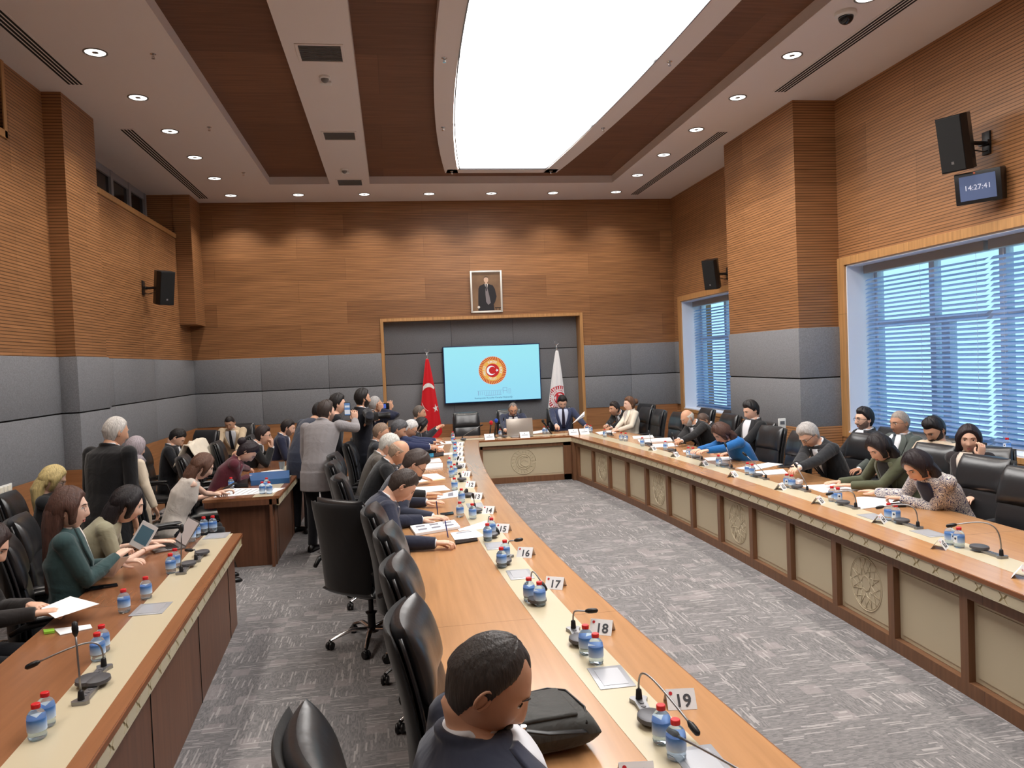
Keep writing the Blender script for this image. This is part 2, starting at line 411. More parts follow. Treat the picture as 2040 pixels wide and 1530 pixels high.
# window frames (wood), white reveals, window units, blinds
M_SLAT = mat('blind_slat', (112, 122, 146), .5, spec=.4)
M_SLAT.node_tree.nodes.clear(); g = M_SLAT.node_tree
ou = g.nodes.new('ShaderNodeOutputMaterial'); mx = g.nodes.new('ShaderNodeMixShader'); d1 = g.nodes.new('ShaderNodeBsdfDiffuse'); d2 = g.nodes.new('ShaderNodeBsdfTranslucent')
d1.inputs[0].default_value = (*lin((150, 166, 196)), 1); d2.inputs[0].default_value = (*lin((196, 222, 244)), 1); mx.inputs[0].default_value = .62
g.links.new(d1.outputs[0], mx.inputs[1]); g.links.new(d2.outputs[0], mx.inputs[2]); g.links.new(mx.outputs[0], ou.inputs[0])
for n, (y0, y1) in enumerate(WIN):
    fr = MB(); w = .15
    fr.box(XR-.03, y1, WZ0-.06, XR+.01, y1+w, WZ1+.1, b=.004)
    if n == 1: fr.box(XR-.03, y0-w, WZ0-.06, XR+.01, y0, WZ1+.1, b=.004)
    fr.box(XR-.03, y0, WZ1, XR+.01, y1, WZ1+.1, b=.004); fr.box(XR-.03, y0, WZ0-.06, XR+.01, y1, WZ0, b=.004)
    S('trim_%d' % (5+n), fr, M_TRIM)
    b = MB(); D = XR+.5
    b.box(XR, y1-.02, WZ0, D, y1, WZ1); b.box(XR, y0, WZ0, D, y0+.02, WZ1); b.box(XR, y0, WZ1-.02, D, y1, WZ1); b.box(XR-.02, y0, WZ0-.02, D, y1, WZ0+.02)
    b.box(XR+.22, y1, 0, D, y1+.8, 5); b.box(XR+.22, y0-.8, 0, D, y0, 5)
    S('trim_%d' % (7+n), b, M_REVEAL)
    b = MB(); xg = XR+.40; k = 4 if n else 3; w = (y1-y0-.04)/k
    b.box(xg, y0, WZ0, xg+.07, y1, WZ0+.08); b.box(xg, y0, WZ1-.1, xg+.07, y1, WZ1); b.box(xg, y0, 2.33, xg+.07, y1, 2.42)
    for i in range(k+1):
        yy = y0+.02+w*i
        b.box(xg-.01, yy-.045, WZ0, xg+.08, yy+.045, WZ1)
    b.box(xg-.02, y1-1.35, WZ0+.05, xg+.07, y1-1.22, 2.35)
    o = S('window_%d' % (n+1), b, mat('window_alu', (214, 218, 226), .5))
    g = MB(); g.box(xg+.03, y0, WZ0, xg+.036, y1, WZ1)
    gm = mat('pane_glass', (235, 245, 250), .0, trans=1, ior=1.02); g.build('pane', gm, o)
    # two slatted blinds side by side
    half = [(y0+.03, y0+(y1-y0)*.5-.015), (y0+(y1-y0)*.5+.015, y1-.06)] if n == 0 else [(y0+.03, 6.98), (7.04, y1-.06)]
    for j, (a, c) in enumerate(half):
        bl = thing('window_blind', ('%s half of the slatted blind in the %s' % (('nearer', 'farther')[j], ('window beyond the pilaster', 'large near window')[n])), 'blind', (XR+.24, (a+c)/2, WZ0), 0, 'slatted blinds in the right-hand windows')
        L = (c-a)/2
        hb = MB(); hb.box(-.04, -L, WZ1-WZ0-.12, .04, L, WZ1-WZ0-.02, b=.006); hb.build('head_rail', mat('blind_rail', (150, 146, 142), .5), bl, True, auto=40)
        sl = MB(); nsl = 36
        tilt = .55 if j == 1 or n == 0 else .72
        for q in range(nsl):
            z = .05+(WZ1-WZ0-.2)*q/nsl
            w_ = .027
            dx, dz = w_*math.cos(tilt), w_*math.sin(tilt)
            R = []
            for yy in (-L, L):
                R.append([Vector((-dx, yy, z-dz)), Vector((0, yy, z+.0025)), Vector((dx, yy, z+dz)), Vector((dx, yy, z+dz-.0012)), Vector((0, yy, z+.001)), Vector((-dx, yy, z-dz-.0012))])
            sl.rings(R)
        sl.build('slats', M_SLAT, bl)
        rb = MB(); rb.box(-.022, -L, .02, .022, L, .035, b=.003); rb.build('bottom_rail', mat('blind_rail'), bl)
        cd = MB()
        for yy in (-L+.15, 0, L-.15): cd.tube([(0, yy, .03), (0, yy, WZ1-WZ0-.1)], .0015, 5)
        cd.build('ladder_cord', M_WHITEP, bl)
b = MB(); b.box(XR-.03, 9.25, .0, 5.165, 11.33, ZF0, b=.003); b.box(XR-.02, YF, 0, XR, 9.27, .94, b=.003); b.box(XR-.02, 11.33, 0, XR, YB, .94, b=.003)
S('trim_10', b, wood('wood_dado_ribbed', (184, 134, 92), (168, 120, 80), 'wall', 2.2, .6, .55, .034))
# --- wall behind the camera, outer shell
b = MB(); b.box(XL-.8, YF-.2, 0, XR+.8, YF, 5.6); S('wall_front', b, M_WALL)
sun = bpy.data.lights.new('daylight_sun', 'SUN'); sun.energy = 3.0; sun.angle = 1.2; sun.color = (.85, .94, 1)
so = bpy.data.objects.new('daylight_sun', sun); COL.objects.link(so); so.rotation_euler = Vector((-1, .25, .9)).to_track_quat('Z', 'Y').to_euler()

# --- ceiling: white slab at 5.27 with a coffer, beam and the light island
ZW = 5.40
CX0, CX1, CY0, CY1 = -1.92, 4.12, .6, 13.75
b = MB()
b.box(-4.4, YF, ZC, CX0, YB+.3, ZC+.4); b.box(CX1, YF, ZC, XR+.3, YB+.3, ZC+.4); b.box(CX0, CY1, ZC, CX1, YB+.3, ZC+.4); b.box(CX0, YF, ZC, CX1, CY0, ZC+.4)
b.box(-.92, CY0, ZC, -.24, CY1, ZW)
ceiling = S('ceiling', b, M_WHITE)
b = MB(); b.box(CX0, CY0, ZW, CX1, CY1, ZW+.06); b.build('wood_infill', M_CEIL, ceiling)
def arcx(y, x0, c): return x0+c*(y-6.6)**2
Ys = [.9+i*(13.0-.9)/40 for i in range(41)]
Lo = [(arcx(y, .555, .0114), y) for y in Ys]; Ro = [(3.27-.0085*(y-6.6)**2, y) for y in Ys]
Yi = [1.15+i*(12.76-1.15)/40 for i in range(41)]
Li = [(.80+.0115*max(0, abs(y-6.6))**2, y) for y in Yi]; Ri = [(2.99-.0079*(y-6.6)**2, y) for y in Yi]
b = MB()
b.slab(Lo, [(a[0], bq[1]) for a, bq in zip(Li, Lo)], ZC, ZW); b.slab([(a[0], bq[1]) for a, bq in zip(Ri, Ro)], Ro, ZC, ZW)
b.box(Lo[0][0]+.02, .9, ZC, Ro[0][0]-.02, 1.15, ZW); b.box(Lo[-1][0]+.02, 12.76, ZC, Ro[-1][0]-.02, 13.0, ZW)
b.build('light_surround', M_WHITE, ceiling)
lp = thing('ceiling_light_panel', 'long bowed luminous white stretch panel in the ceiling', 'ceiling light', (1.9, 6.6, ZC))
b = MB(); b.slab([(x-1.9-.02, y-6.6) for x, y in Li], [(x-1.9+.02, y-6.6) for x, y in Ri], .012, .02)
mt = bpy.data.materials.new('luminous_stretch_film'); mt.use_nodes = True; g = mt.node_tree; g.nodes.clear()
ou = g.nodes.new('ShaderNodeOutputMaterial'); em = g.nodes.new('ShaderNodeEmission'); g.links.new(em.outputs[0], ou.inputs[0])
geo = g.nodes.new('ShaderNodeNewGeometry'); sp = g.nodes.new('ShaderNodeSeparateXYZ'); g.links.new(geo.outputs['Position'], sp.inputs[0])
def gm_(op, a, bb):
    n = g.nodes.new('ShaderNodeMath'); n.operation = op
    for i, v in enumerate((a, bb)):
        if isinstance(v, (int, float)): n.inputs[i].default_value = v
        else: g.links.new(v, n.inputs[i])
    return n.outputs[0]
wv = gm_('PINGPONG', gm_('SUBTRACT', sp.outputs[1], 8.12), 1.15)     # lamps behind the film leave a dimmer seam every 2.3 m
ram = g.nodes.new('ShaderNodeMapRange'); g.links.new(wv, ram.inputs[0]); ram.inputs[1].default_value = 0; ram.inputs[2].default_value = .13; ram.inputs[3].default_value = .105; ram.inputs[4].default_value = 1; ram.interpolation_type = 'SMOOTHSTEP'
g.links.new(gm_('MULTIPLY', ram.outputs[0], LIGHT := 3.1), em.inputs[1]); em.inputs[0].default_value = (1, .965, .93, 1)
b.build('luminous_film', mt, lp)
b = MB(); fr = .012
b.slab([(x-1.9-.0, y-6.6) for x, y in Li], [(x-1.9+.014, y-6.6) for x, y in Li], -.004, .02); b.slab([(x-1.9-.014, y-6.6) for x, y in Ri], [(x-1.9, y-6.6) for x, y in Ri], -.004, .02)
b.box(Li[-1][0]-1.9, 12.74-6.6, -.004, Ri[-1][0]-1.9, 12.76-6.6, .02)
b.build('edge_profile', M_GREYP, lp)
# downlights
proto = None
for i, (x, y) in enumerate(DOWN):
    side = 'row over the left aisle' if x < -2 else ('row over the right-hand chairs' if x > 4 else 'row along the back wall')
    row = [d for d in DOWN if (d[0] < -2) == (x < -2) and (d[0] > 4) == (x > 4)]
    if side.startswith('row along'): k = sorted(row).index((x, y)); lab = 'round recessed downlight, %s from the left in the row along the back wall' % ['first', 'second', 'third', 'fourth', 'fifth'][k]
    else:
        k = sorted([d[1] for d in row], reverse=True).index(y); lab = 'round recessed downlight, %s from the back wall in the %s' % (['first', 'second', 'third', 'fourth', 'fifth', 'sixth', 'seventh', 'eighth', 'ninth', 'tenth', 'eleventh', 'twelfth', 'thirteenth'][k], side)
    if y < 6.5: continue
    if proto is None:
        proto = thing('downlight', lab, 'downlight', (x, y, ZC), 0, 'recessed ceiling downlights')
        b = MB(); b.lathe([(.112, 0), (.112, -.006), (.098, -.008), (.09, .002), (.112, .002)], 28); b.build('trim_ring', mat('ring_grey', (120, 118, 116), .4, .5), proto, True, auto=30)
        b = MB(); b.lathe([(.001, -.003), (.092, -.003), (.092, .0), (.001, .0)], 24); b.build('lens', mat('lamp_lens', (255, 250, 240), .4, emit=(255, 252, 244), estr=1.2), proto)
        b = MB()
        for q in range(6): b.box(.02, -.002, -.0045, .08, .002, -.003, RZ(q*PI/3))
        b.lathe([(.025, -.0045), (.03, -.0045), (.03, -.003), (.025, -.003)], 16); b.build('louvre', M_GREYP, proto)
    else: dup(proto, (x, y, ZC), random.random(), lab)
# slot diffusers
def slot(x, y0, y1, lab):
    t = thing('slot_diffuser', lab, 'air vent', (x, (y0+y1)/2, ZC), 0, 'linear slot diffusers in the ceiling')
    L = (y1-y0)/2
    b = MB(); b.box(-.095, -L-.02, -.006, .095, L+.02, -.0003, b=.002); b.build('flange', M_WHITE, t)
    for k in range(4):
        c = -.06+.04*k
        b = MB(); b.box(c-.012, -L, -.0075, c+.012, L, -.0055); b.build('slot', M_DARK, t)
slot(-3.23, 10.64, 14.79, 'long four-slot air vent over the left wall beyond the pilaster')
slot(-3.23, 4.9, 9.03, 'long four-slot air vent in the left ceiling before the pilaster')
slot(4.86, 10.62, 14.75, 'long four-slot air vent in the right ceiling beyond the pilaster')
slot(4.86, 4.6, 8.97, 'long four-slot air vent in the right ceiling beside the dome camera')
def grille(x0, x1, y0, y1, lab):
    cx, cy = (x0+x1)/2, (y0+y1)/2; t = thing('ceiling_grille', lab, 'air vent', (cx, cy, ZC), 0, 'square-patterned grilles in the ceiling beam')
    w, h = (x1-x0)/2, (y1-y0)/2
    b = MB(); f = .03
    b.box(-w-f, -h-f, -.01, w+f, -h, 0, b=.003); b.box(-w-f, h, -.01, w+f, h+f, 0, b=.003); b.box(-w-f, -h, -.01, -w, h, 0, b=.003); b.box(w, -h, -.01, w+f, h, 0, b=.003); b.build('frame', M_WHITE, t)
    b = MB(); b.box(-w, -h, -.002, w, h, 0); b.build('backing', mat('grille_back', (60, 60, 62), .8), t)
    b = MB(); n = 12
    for i in range(1, n): yy = -h+2*h*i/n; b.box(-w, yy-.006, -.008, w, yy+.004, -.002)
    b.build('slats', mat('grille_slat', (110, 110, 110), .6), t)
grille(-.77, -.36, 7.86, 8.26, 'grille in the white ceiling beam nearest the camera')
grille(-.77, -.36, 10.72, 11.07, 'grille halfway along the white ceiling beam')
grille(-.77, -.37, 13.42, 13.83, 'grille at the far end of the white ceiling beam')
def sprinkler(x, y, z, lab):
    t = thing('sprinkler', lab, 'sprinkler', (x, y, z), 0, 'ceiling sprinklers')
    b = MB(); b.lathe([(.03, 0), (.03, -.004), (.012, -.01), (.012, 0)], 14); b.build('escutcheon', M_CHROME, t, True, auto=30)
    b = MB(); b.tube([(0, 0, 0), (0, 0, -.03)], .008, 8); b.tube([(.01, 0, -.02), (.012, 0, -.035), (0, 0, -.045), (-.012, 0, -.035), (-.01, 0, -.02)], .003, 6)
    b.lathe([(.002, -.045), (.018, -.045), (.018, -.048), (.002, -.048)], 12); b.build('head', M_CHROME, t, True, auto=40)
for x, y, lab in ((-2.19, 8.16, 'sprinkler in the left ceiling, nearest the camera'), (-2.19, 10.53, 'sprinkler in the left ceiling, middle one'), (-2.2, 12.92, 'sprinkler in the left ceiling, nearest the back wall'),
                  (.68, 8.12, 'sprinkler in the left border of the light panel, nearer one'), (.82, 10.48, 'sprinkler in the left border of the light panel, farther one'), (3.12, 8.1, 'sprinkler in the right border of the light panel, nearer one'),
                  (3.04, 10.48, 'sprinkler in the right border of the light panel, farther one'), (1.12, 12.87, 'sprinkler at the far left corner of the light panel'), (2.8, 12.87, 'sprinkler at the far right corner of the light panel')):
    sprinkler(x, y, ZC, lab)
def dome(x, y, lab, dark, k=1):
    t = thing('dome_camera', lab, 'security camera', (x, y, ZC))
    b = MB(); b.lathe([(.085*k, 0), (.085*k, -.03*k), (.07*k, -.04*k), (.01, -.04*k)], 20); b.build('housing', M_WHITEP, t, True, auto=35)
    b = MB(); b.ell((0, 0, -.04*k), (.062*k, .062*k, .06*k)); b.build('dome', mat('smoked_dome', (26, 28, 30), .12) if dark else mat('grey_dome', (120, 118, 116), .3), t, True)
    return t
dome(4.40, 6.84, 'black dome camera on the right ceiling beside the slot vent', True, 1.15)
for x, y, lab in ((-.58, 8.7, 'small white projector-type camera on the beam, nearer one'), (-.61, 12.72, 'small white projector-type camera on the beam, farther one')):
    t = dome(x, y, lab, False, .7)
    b = MB(); b.box(-.06, .12, -.03, .06, .2, 0, b=.008); b.build('junction_box', M_WHITEP, t, True, auto=40)
# ================================================================== TABLES
TZ = .76
def frange(a, b, n): return [a+(b-a)*i/n for i in range(n+1)]
def octagon_band(mb, P, Nrm, length, z0, z1, period=.19):
    """long hexagons and small diamonds raised on the fascia; P(s)->point, Nrm(s)->outward normal"""
    n = int(length/period); zc = (z0+z1)/2; h = (z1-z0)*.38
    def quad(s0, pts, t):
        A = []
        for ds, dz in pts:
            p = P(s0+ds); q = Nrm(s0+ds); A.append((Vector((p[0], p[1], zc+dz)), Vector((q[0], q[1], 0))))
        F = [a+nn*.004 for a, nn in A]; B = [a for a, nn in A]; k = len(F)
        mb.add(F+B, [tuple(range(k))]+[(i, (i+1) % k, k+(i+1) % k, k+i) for i in range(k)])
    for i in range(n):
        s = period*(i+.5)
        a, c = .080, .060
        quad(s, [(-a, 0), (-c, h), (c, h), (a, 0), (c, -h), (-c, -h)], .004)
        quad(s+period/2, [(-.026, h*1.1), (.026, h*1.1), (0, .004)], .004)
        quad(s+period/2, [(-.026, -h*1.1), (0, -.004), (.026, -h*1.1)], .004)
def fascia(parent, pts, side, z0, z1, relief=True):
    """cream fascia below the inner edge, following plan polyline pts; side=+1 if outward is to the right of travel"""
    L = [0]
    for a, b in zip(pts, pts[1:]): L.append(L[-1]+math.dist(a, b))
    def loc(s):
        s = max(0, min(L[-1]-1e-6, s))
        for i in range(len(L)-1):
            if s <= L[i+1]: break
        t = (s-L[i])/(L[i+1]-L[i]); a, b = pts[i], pts[i+1]
        d = Vector((b[0]-a[0], b[1]-a[1])).normalized(); nrm = (d[1]*side, -d[0]*side)
        return (a[0]+(b[0]-a[0])*t, a[1]+(b[1]-a[1])*t), nrm
    P = lambda s: loc(s)[0]; N = lambda s: loc(s)[1]
    inn = []
    for i, p in enumerate(pts):
        n = N(L[i]); inn.append((p[0]-n[0]*.02, p[1]-n[1]*.02))
    b = MB(); b.slab(inn, pts, z0, z1); o = b.build('fascia_strip', M_FASC, parent)
    b = MB()
    rim = [(p[0]+N(L[i])[0]*.004, p[1]+N(L[i])[1]*.004) for i, p in enumerate(pts)]
    b.slab(pts, rim, z0, z0+.008); b.slab(pts, rim, z1-.008, z1)
    if relief: octagon_band(b, P, N, L[-1], z0, z1)
    b.build('relief_pattern', M_CREAM, o)
LIN = lambda y: 1.02+.0100*(y-6.9)**2
RIN = lambda y: 3.33-.0090*(y-7.0)**2
def wing(name, label, fin, sgn, y0, y1, n=40):
    """sgn -1: seats to the left; +1: seats to the right. inner edge fin(y)"""
    t = thing(name, label, 'conference table', (0, 0, 0))
    Yv = frange(y0, y1, n); off = lambda d: [(fin(y)+sgn*d, y) for y in Yv]
    b = MB(); b.slab(off(0), off(1.0 if sgn < 0 else 1.04), TZ-.03, TZ); b.build('tabletop', M_TOP, t)
    b = MB(); b.slab(off(.235), off(.445), TZ-.002, TZ+.0015); b.build('cream_inlay', M_CREAM, t)
    b = MB(); b.slab(off(.0), off(-.006), TZ-.028, TZ-.002); b.build('edge_band', M_EDGE, t)
    b = MB(); b.slab(off(1.0 if sgn < 0 else 1.04), off(.97), TZ-.05, TZ-.03); b.build('seat_edge', M_EDGE, t)
    pts = off(.004)
    fascia(t, pts, 1 if sgn < 0 else -1, TZ-.10, TZ-.03)
    b = MB(); b.slab(off(.10), off(.13), .0, TZ-.03); b.build('modesty_panel', M_FRAME, t)
    b = MB(); b.slab(off(.03), off(.10), TZ-.17, TZ-.10); b.slab(off(.03), off(.10), 0, .09); b.build('rail', M_FRAME, t)
    return t
def relief_wheel(mb, c, ax, up, nrm, R):
    """raised eight-armed lattice in a round ring"""
    c = Vector(c); P = lambda a, r: c+ax*(r*math.cos(a))+up*(r*math.sin(a))+nrm*.001
    mb.tube([P(2*PI*k/36, R) for k in range(37)], .0035, 5); mb.tube([P(2*PI*k/36, R*.93) for k in range(37)], .002, 5)
    for k in range(8):
        a = k*PI/4+PI/8
        mb.tube([P(a-.35, R*.36), P(a, R*.93)], .003, 5); mb.tube([P(a+.35, R*.36), P(a, R*.93)], .003, 5)
        mb.tube([P(a-PI/8, R*.28), P(a+PI/8, R*.28)], .003, 5); mb.tube([P(a-PI/8-.06, R*.93), P(a-.06+PI/8, R*.45)], .0025, 5); mb.tube([P(a+PI/8+.06, R*.93), P(a+.06-PI/8, R*.45)], .0025, 5)
def wing_front(t, fin, sgn, y0, pitch, n, reliefs):
    for i in range(n+1):
        y = y0-pitch*i; b = MB()
        b.slab([(fin(y-.035)+sgn*.03, y-.035), (fin(y+.035)+sgn*.03, y+.035)], [(fin(y-.035)+sgn*.10, y-.035), (fin(y+.035)+sgn*.10, y+.035)], .09, TZ-.17)
        b.build('stile', M_FRAME, t)
        if i == n: break
        a, c = y-.035, y-pitch+.035
        ya = frange(c, a, 3); b = MB()
        b.slab([(fin(q)+sgn*.075, q) for q in ya], [(fin(q)+sgn*.095, q) for q in ya], .092, TZ-.172)
        ya2 = frange(c+.03, a-.03, 3)
        b.slab([(fin(q)+sgn*.071, q) for q in ya2], [(fin(q)+sgn*.08, q) for q in ya2], .125, TZ-.205)
        p = b.build('front_panel', M_CREAMP, t)
        if i in reliefs:
            ym = (a+c)/2; s = (fin(a)-fin(c))/(a-c); ax = Vector((s, 1, 0)).normalized()
            b = MB(); relief_wheel(b, (fin(ym)+sgn*.071, ym, .355), ax, Vector((0, 0, 1)), Vector((-sgn, 0, 0)), .20)
            b.build('carved_wheel', M_CREAMP, p, True)
tl = wing('conference_table', 'left wing of the U-shaped conference table, wooden top with cream inlay strip and numbered cards', LIN, -1, 1.2, 13.05)
tr = wing('conference_table', 'right wing of the U-shaped conference table with cream front panels and carved fascia', RIN, 1, 2.4, 13.05)
wing_front(tr, RIN, 1, 12.85, .73, 14, (1, 4, 7, 10, 13))
wing_front(tl, LIN, -1, 12.85, .73, 15, (1, 4, 7, 10, 13))
xa, xb = LIN(13)+.0, RIN(13)-.0
t = thing('conference_table', 'head section of the U-shaped conference table in front of the wall screen', 'conference table', (0, 0, 0))
b = MB(); b.slab([(xa-1.0, 13.052), (xa, 13.052), (xb, 13.052), (xb+1.04, 13.052)], [(xa-1.0, 14.0), (xa, 14.0), (xb, 14.0), (xb+1.04, 14.0)], TZ-.03, TZ); b.build('tabletop', M_TOP, t)
b = MB(); b.box(xa-.44, 13.29, TZ-.002, xb+.44, 13.5, TZ+.0015); b.box(xa-.445, 13.052, TZ-.002, xa-.235, 13.3, TZ+.0015); b.box(xb+.235, 13.052, TZ-.002, xb+.445, 13.3, TZ+.0015); b.build('cream_inlay', M_CREAM, t)
b = MB(); b.box(xa, 13.03, TZ-.10, xb, 13.052, TZ-.03); fs = b.build('fascia_strip', M_CREAM, t)
b = MB(); b.box(xa, 13.04, TZ-.03, xb, 13.055, TZ-.002); b.build('edge_band', M_EDGE, t)
b = MB(); b.box(xa, 13.06, 0, xb, 13.12, .10); b.box(xa, 13.06, TZ-.16, xb, 13.12, TZ-.10)
b.box(xa, 13.06, 0, xa+.07, 13.12, .7); b.box(xb-.14, 13.06, 0, xb, 13.12, .7); b.build('rail', M_FRAME, t)
b = MB(); b.box(xa+.07, 13.10, .1, xb-.14, 13.12, TZ-.16); b.box(xa+.1, 13.095, .13, xb-.17, 13.1, TZ-.19); fp = b.build('front_panel', M_CREAMP, t)
b = MB(); cx = (xa+xb-.07)/2; ax, up, nn = Vector((1, 0, 0)), Vector((0, 0, 1)), Vector((0, -1, 0)); c0 = Vector((cx, 13.091, .355))
circ = lambda r, a0=0, a1=2*PI, n=40, o=(0, 0): [c0+ax*(o[0]+r*math.cos(a0+(a1-a0)*k/n))+up*(o[1]+r*math.sin(a0+(a1-a0)*k/n)) for k in range(n+1)]
b.tube(circ(.215), .006, 5); b.tube(circ(.13), .006, 5); b.tube(circ(.10, .7, 5.6), .008, 5); b.tube(circ(.08, .9, 5.4, o=(.025, 0)), .007, 5)
for k in range(20): b.tube([c0+ax*(.15*math.cos(k*PI/10))+up*(.15*math.sin(k*PI/10)), c0+ax*(.20*math.cos(k*PI/10+.1))+up*(.20*math.sin(k*PI/10+.1))], .0025, 4)
for k in range(5): b.tube([c0+ax*(-.06+.03*k)+up*(.05-.02*abs(k-2)-.03), c0+ax*(-.045+.03*k)+up*(.07-.02*abs(k-2)-.03), c0+ax*(-.03+.03*k)+up*(.05-.02*abs(k-2)-.03)], .0025, 4)
b.build('carved_emblem', M_CREAMP, fp, True)
b = MB(); b.box(xb-.01, 12.93, 0, xb+.12, 13.06, TZ-.10); b.box(xa-.12, 12.93, 0, xa+.01, 13.06, TZ-.10); b.build('corner_post', M_FRAME, t)
# --- side desks on the left (stepped rows for guests)
def side_desk(lab, xf, y0, y1, wd, cr, cl, end_trim):
    t = thing('side_desk', lab, 'desk', (0, 0, 0))
    Yv = frange(y0, y1, 14); off = lambda d, ys=Yv: [(xf(y)-d, y) for y in ys]
    b = MB(); b.slab(off(0), off(wd), TZ-.03, TZ); b.build('desktop', wood('wood_desktop_brown', (146, 98, 66), (138, 92, 62), 'top', 2.4, 3, 0, rough=.25, coat=.4), t)
    b = MB(); b.slab(off(cr), off(cl), TZ-.002, TZ+.0015); b.build('cream_inlay', M_CREAM, t)
    b = MB(); b.slab(off(0), off(-.006), TZ-.03, TZ-.004); b.build('edge_band', M_EDGE, t)
    fascia(t, off(.004), 1, TZ-.10, TZ-.03)
    b = MB(); b.slab(off(.07), off(.10), 0, TZ-.03); b.build('front_panel', M_DESK, t)
    for yy in frange(y0+.35, y1-.35, max(2, int((y1-y0)/1.3))):
        b = MB(); b.box(xf(yy)-.071, yy-.004, .0, xf(yy)-.067, yy+.004, TZ-.1); b.build('panel_joint', M_DARK, t)
    for ye, s in ((y0, 1), (y1, -1)):
        ya = ye+.22*s if not (ye == y0 and end_trim) else ye+.10
        xe = xf(ye)
        b = MB(); b.prism([(xe-.06, ya, 0), (xe-.06, ya, TZ-.03), (xe-wd+.10, ya, TZ-.03), (xe-wd+.14, ya, TZ-.2), (xe-.48, ya, 0)], (0, 0, 0), (0, .04*s, 0)); b.build('end_panel', M_DESK, t)
    for ye, s in ((y0, -1), (y1, 1)):
        b = MB(); b.box(xf(ye)-wd+.02, ye-.012*(s > 0), TZ-.09, xf(ye), ye+.012*(s < 0), TZ-.03); b.build('end_edge', M_DESK, t)
    return t
N1X = lambda y: -1.10-.0535*(y-2.8)+.0006*(y-2.8)**2 if y > 2.8 else -1.10
side_desk('near side desk at the left edge with cream inlay and a laptop on it', N1X, 1.2, 6.67, .74, .07, .30, False)
N2X = lambda y: -1.26-.0*(y-8.5)
side_desk('second side desk beyond the near one, with blue folder and water bottles', N2X, 8.52, 12.6, .78, .06, .27, True)
# ================================================================== NICHE: screen, portrait, flags
RED, WHT, ORG, DRK = (206, 24, 32), (238, 240, 244), (236, 150, 40), (150, 20, 30)
def star_pts(cx, cy, R, rot=0, n=5): return [(cx+(R if k % 2 == 0 else R*.382)*math.cos(rot+k*PI/n), cy+(R if k % 2 == 0 else R*.382)*math.sin(rot+k*PI/n)) for k in range(2*n)]
def disc(cx, cy, r, n=40): return [(cx+r*math.cos(2*PI*k/n), cy+r*math.sin(2*PI*k/n)) for k in range(n)]
def crescent(cx, cy, R, k=.8, off=.25, n=30):
    r = R*k; d = R*off
    xi = (R*R-r*r+d*d)/(2*d); a = math.acos(max(-1, min(1, xi/R))); yi = R*math.sin(a); a2 = math.atan2(yi, xi-d)
    outer = [(cx+R*math.cos(a+(2*PI-2*a)*i/n), cy+R*math.sin(a+(2*PI-2*a)*i/n)) for i in range(n+1)]
    inner = [(cx+d+r*math.cos(a2+(2*PI-2*a2)*i/n), cy+r*math.sin(a2+(2*PI-2*a2)*i/n)) for i in range(n+1)]
    return outer, inner
def flat(mb, poly, M, z): mb.add([M @ Vector((x, y, z)) for x, y in poly], [tuple(range(len(poly)))])
def flat_crescent(mb, M, z, *a, **k):
    o, i = crescent(*a, **k); n = len(o)
    mb.add([M @ Vector((x, y, z)) for x, y in o+i], [(j, j+1, n+j+1, n+j) for j in range(n-1)])
def em(name, rgb, s):
    m_ = mat(name, (8, 8, 8), .5, emit=rgb, estr=s*.31); return m_
def emblem(parent, M, R, mats, letters=True, z=.0):
    """round parliament emblem: toothed ring, lettering ring, red disc with crescent and star"""
    tooth, ring, lett, disc_m, white, rim = mats
    b = MB(); flat(b, disc(0, 0, R*1.04, 60), M, z); b.build('emblem_rim', rim, parent)
    b = MB(); flat(b, disc(0, 0, R, 60), M, z+.0006); b.build('emblem_ring', ring, parent)
    b = MB(); n = 44
    for k in range(n):
        a = 2*PI*k/n; w = PI/n*.55; sk = .10
        flat(b, [(R*.76*math.cos(a-w), R*.76*math.sin(a-w)), (R*math.cos(a-w+sk), R*math.sin(a-w+sk)), (R*math.cos(a+w+sk), R*math.sin(a+w+sk)), (R*.76*math.cos(a+w), R*.76*math.sin(a+w))], M, z+.0012)
    b.build('emblem_teeth', tooth, parent)
    b = MB(); flat(b, disc(0, 0, R*.49, 50), M, z+.0012); b.build('emblem_disc', disc_m, parent)
    b = MB(); flat_crescent(b, M, z+.0018, -R*.10, 0, R*.34, k=.78, off=.28); flat(b, star_pts(R*.33, 0, R*.13, PI), M, z+.0018); b.build('crescent_and_star', white, parent)
    if letters:
        b = MB()
        def arc(s, mid, up, step=.155):
            for i, ch in enumerate(s):
                a = mid+(-1 if up else 1)*(i-(len(s)-1)/2)*step
                Ml = M @ T(R*.62*math.cos(a), R*.62*math.sin(a), z+.0012) @ RZ(a-PI/2 if up else a+PI/2)
                b.join(text_mb(ch, R*.21, Ml, .0002))
        arc('TÜRKİYE', PI/2, True); arc('MİLLET', -PI/2, False); arc('BÜYÜK', 0, True); arc('MECLİSİ', PI, True)
        b.build('emblem_lettering', lett, parent)
